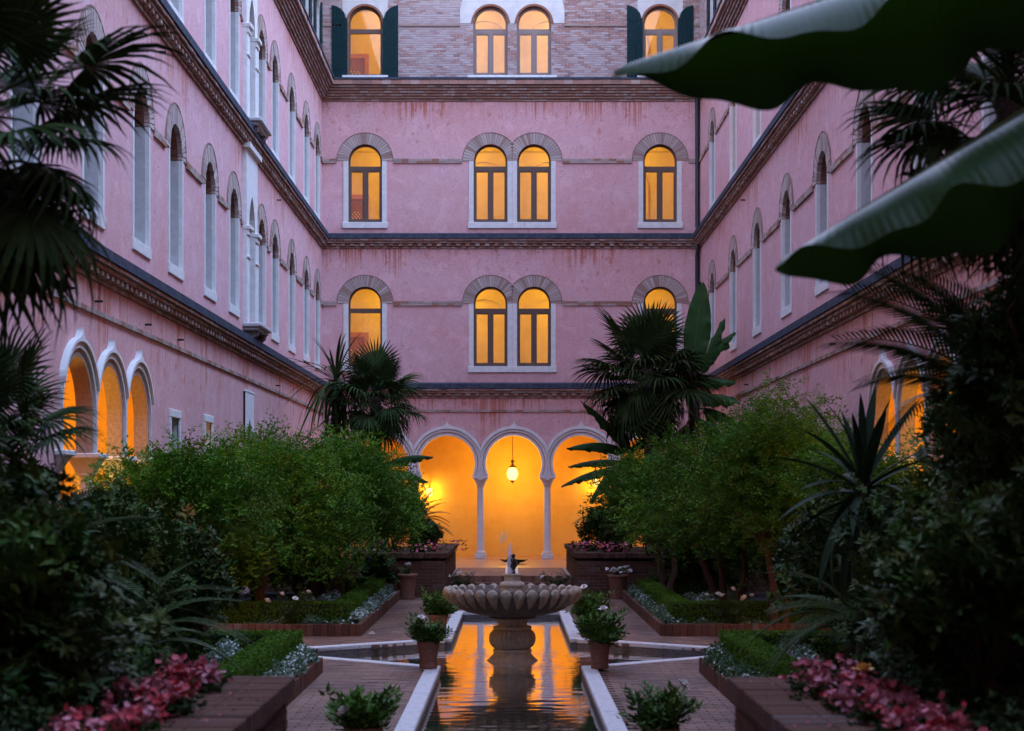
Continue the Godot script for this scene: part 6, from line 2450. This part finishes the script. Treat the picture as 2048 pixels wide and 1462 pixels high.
# ---------------------------------------------------------------- bananas
# blade along +z from its stalk, rib uppermost; the halves hang by fold_l and fold_r (radians) and wave along the rim
func banana_blade(long: float, wide: float, arch: float, fold_l: float, fold_r: float, wave: float, tears: int, sd: int, rows := 46, cols := 9) -> ArrayMesh:
	var r := RandomNumberGenerator.new()
	r.seed = sd
	var mb := MB.new()
	var rib := func(f: float) -> Vector3: return Vector3(0, long * arch * (f - f * f), long * f)
	var torn := []
	for i in tears:
		torn.append([r.randf_range(0.12, 0.9), r.randf_range(0.25, 0.8), 1.0 if r.randf() < 0.5 else -1.0])
	var ph := r.randf() * TAU
	for s in [-1.0, 1.0]:
		var fold := fold_l if s < 0 else fold_r
		mb.col = Color(0.030, 0.072, 0.020)
		var p := PackedVector3Array()
		var uv := PackedVector2Array()
		for i in rows:
			var f := i / (rows - 1.0)
			var w := wide * 0.5 * pow(sin(PI * clampf(pow(f, 0.72) * 0.985 + 0.012, 0.0, 1.0)), 0.62)
			var c: Vector3 = rib.call(f)
			for j in cols:
				var q := j / (cols - 1.0)
				var ang := fold * (0.35 + 0.9 * q) + 0.25 * wave * sin(f * 17.0 + ph * 1.7 + s) * q
				var e := w * q
				var y := -e * sin(ang) + wave * wide * 0.28 * q * q * sin(f * 21.0 + ph + s * 1.3) + wave * wide * 0.14 * q * q * sin(f * 43.0 + ph * 2.0)
				var z := 0.0
				for tq in torn:
					if tq[2] == s and q > tq[1]:
						var dz: float = f - tq[0]
						if absf(dz) < 0.10:
							z += signf(dz) * 0.05 * long * (q - tq[1]) * (1.0 - absf(dz) / 0.10)
							y -= 0.10 * wide * (q - tq[1]) * (1.0 if dz > 0 else 0.2)
				p.push_back(c + Vector3(s * e * cos(ang), y, z + 0.10 * wide * q))
				uv.push_back(Vector2(q, f * long * 1.4))
		mb.grid(p, rows, cols, false, s > 0, uv)
	mb.col = Color(0.075, 0.10, 0.03)
	var path := []
	var rad := []
	for i in 14:
		var f := i / 13.0
		path.append(rib.call(f) + Vector3(0, -0.006, 0))
		rad.append(0.022 * (1.0 - 0.88 * f) * (wide / 0.5))
	path.push_front(Vector3(0, -0.05, -long * 0.16))
	rad.push_front(0.026 * (wide / 0.5))
	mb.tube(path, rad, 6)
	return mb.mesh()


func aimed(o: Node3D, at: Vector3, to: Vector3, roll: float) -> void:
	var f := (to - at).normalized()
	var side := Vector3.UP.cross(f).normalized()
	o.basis = Basis(side, f.cross(side), f) * Basis(Vector3(0, 0, 1), roll)
	o.position = at


func banana(label: String, foot: Vector3, stems: Array, blades: Array, sd: int) -> void:
	var t := thing("banana_plant", label, "banana plant", foot)
	var k := 0
	for s in stems:
		var mb := MB.new()
		mb.col = Color(0.06, 0.06, 0.03)
		var a: Vector3 = s[0]
		var b: Vector3 = s[1]
		mb.tube([a, a.lerp(b, 0.4) + Vector3(0.03, 0, 0), b], [s[2], s[2] * 0.85, s[2] * 0.5], 10)
		piece(t, "stem", mb.mesh(), M.banana_leaf)
	for e in blades:   # [from, to, width, arch, fold_l, fold_r, wave, tears, roll]
		var long: float = e[0].distance_to(e[1])
		var big: bool = long > 1.9 and foot.z > -20.0
		var o := piece(t, "leaf", banana_blade(long, e[2], e[3], e[4], e[5], e[6], e[7], sd + k, 110 if big else 46, 20 if big else 9), M.banana_leaf)
		aimed(o, e[0], e[1], e[8])
		k += 1


func build_bananas() -> void:
	# the great leaves that reach in from the right, from a plant beside the near planter
	var f := Vector3(3.1, 1.0, -7.2)
	banana("banana plant at the right edge whose two great leaves reach across the top right", f, [[Vector3.ZERO, Vector3(-0.1, 3.0, 0.0), 0.13]], [
		[Vector3(2.80, 4.88, -7.0) - f, Vector3(0.50, 4.13, -6.95) - f, 0.92, 0.0, 1.22, 0.36, 0.17, 0, 0.0],
		[Vector3(2.85, 4.30, -6.7) - f, Vector3(1.13, 3.29, -6.7) - f, 0.86, 0.03, 1.12, 0.42, 0.17, 0, 0.0],
	], 500)
	var g := Vector3(4.75, 0.95, -43.0)
	banana("banana plant in the right planter with an upright bright leaf before the rain pipe", g, [[Vector3.ZERO, Vector3(-0.05, 4.7, 0.0), 0.17], [Vector3(0.4, 0, 0.3), Vector3(0.35, 3.6, 0.3), 0.13]], [
		[Vector3(0.0, 4.7, 0.0), Vector3(0.22, 6.85, 0.05), 0.72, 0.03, 0.15, 0.15, 0.10, 1, 1.5],
		[Vector3(0.0, 4.6, 0.0), Vector3(1.0, 5.55, 0.4), 0.52, 0.25, 0.5, 0.5, 0.2, 5, 0.9],
		[Vector3(0.05, 4.3, 0.0), Vector3(1.0, 4.25, 0.6), 0.52, 0.42, 0.6, 0.6, 0.2, 5, 0.7],
		[Vector3(0.2, 3.6, 0.3), Vector3(1.05, 3.2, 0.7), 0.55, 0.40, 0.8, 0.8, 0.25, 4, 0.0],
		[Vector3(-0.1, 4.5, 0.0), Vector3(-1.3, 5.3, 0.9), 0.55, 0.30, 0.6, 0.6, 0.2, 4, -0.8],
		[Vector3(-0.1, 4.2, 0.1), Vector3(-1.3, 4.1, 0.7), 0.50, 0.45, 0.9, 0.9, 0.2, 5, 0.0],
		[Vector3(0.35, 3.5, 0.3), Vector3(0.7, 2.2, 1.2), 0.50, 0.35, 0.9, 0.9, 0.25, 4, 0.0],
		[Vector3(0.2, 4.5, 0.1), Vector3(0.75, 5.9, 0.4), 0.45, 0.20, 0.5, 0.5, 0.2, 4, 1.2],
		[Vector3(0.1, 3.9, 0.3), Vector3(1.0, 3.7, 1.3), 0.60, 0.40, 0.6, 0.6, 0.25, 5, 0.7],
		[Vector3(0.0, 3.4, 0.4), Vector3(0.9, 2.3, 1.6), 0.60, 0.35, 0.7, 0.7, 0.25, 4, 0.6],
		[Vector3(-0.2, 3.2, 0.4), Vector3(-0.9, 2.0, 1.8), 0.60, 0.35, 0.7, 0.7, 0.25, 4, -0.5],
		[Vector3(-0.1, 4.3, 0.2), Vector3(-2.2, 4.3, 1.6), 0.55, 0.35, 0.7, 0.7, 0.2, 4, -0.6],
		[Vector3(-0.1, 4.0, 0.3), Vector3(-2.5, 3.6, 1.8), 0.50, 0.35, 0.7, 0.7, 0.25, 5, -0.5],
	], 520)
	var h := Vector3(3.0, 0.95, -42.4)
	banana("banana plant with drooping leaves before the right arch of the end loggia", h, [[Vector3.ZERO, Vector3(0.05, 2.6, 0.0), 0.12]], [
		[Vector3(0.0, 2.5, 0.0), Vector3(-1.55, 2.55, 0.5), 0.52, 0.42, 0.9, 0.9, 0.2, 4, 0.0],
		[Vector3(0.0, 2.1, 0.0), Vector3(-1.7, 1.6, 0.6), 0.44, 0.28, 0.9, 0.7, 0.25, 5, 0.0],
		[Vector3(0.0, 2.2, 0.0), Vector3(-1.5, 2.1, -0.2), 0.40, 0.30, 0.8, 0.8, 0.2, 3, 0.0],
		[Vector3(0.0, 2.6, 0.0), Vector3(-1.2, 3.75, 0.3), 0.44, 0.25, 0.7, 0.7, 0.2, 4, 0.2],
		[Vector3(0.0, 2.4, 0.2), Vector3(-1.0, 1.2, 1.0), 0.55, 0.35, 0.8, 0.8, 0.25, 5, -0.4],
		[Vector3(0.0, 2.5, 0.2), Vector3(-0.5, 3.3, 1.4), 0.50, 0.35, 0.7, 0.7, 0.2, 4, 0.3],
		[Vector3(0.0, 2.5, 0.0), Vector3(1.1, 3.0, 0.5), 0.46, 0.40, 0.8, 0.8, 0.2, 3, 0.0],
	], 540)
	var m := Vector3(-3.3, 0.95, -43.0)
	banana("banana plant behind the left fan palm, one leaf pointing into the arch", m, [[Vector3.ZERO, Vector3(0.0, 2.2, 0.0), 0.12]], [
		[Vector3(0.0, 2.15, 0.0), Vector3(1.25, 2.35, 0.5), 0.48, 0.35, 0.8, 0.8, 0.2, 3, 0.0],
		[Vector3(0.0, 2.0, 0.0), Vector3(1.15, 1.7, 0.6), 0.42, 0.35, 0.9, 0.9, 0.25, 5, 0.0],
		[Vector3(0.0, 2.1, 0.0), Vector3(-0.9, 2.7, 0.6), 0.45, 0.35, 0.8, 0.8, 0.2, 3, 0.0],
	], 560)
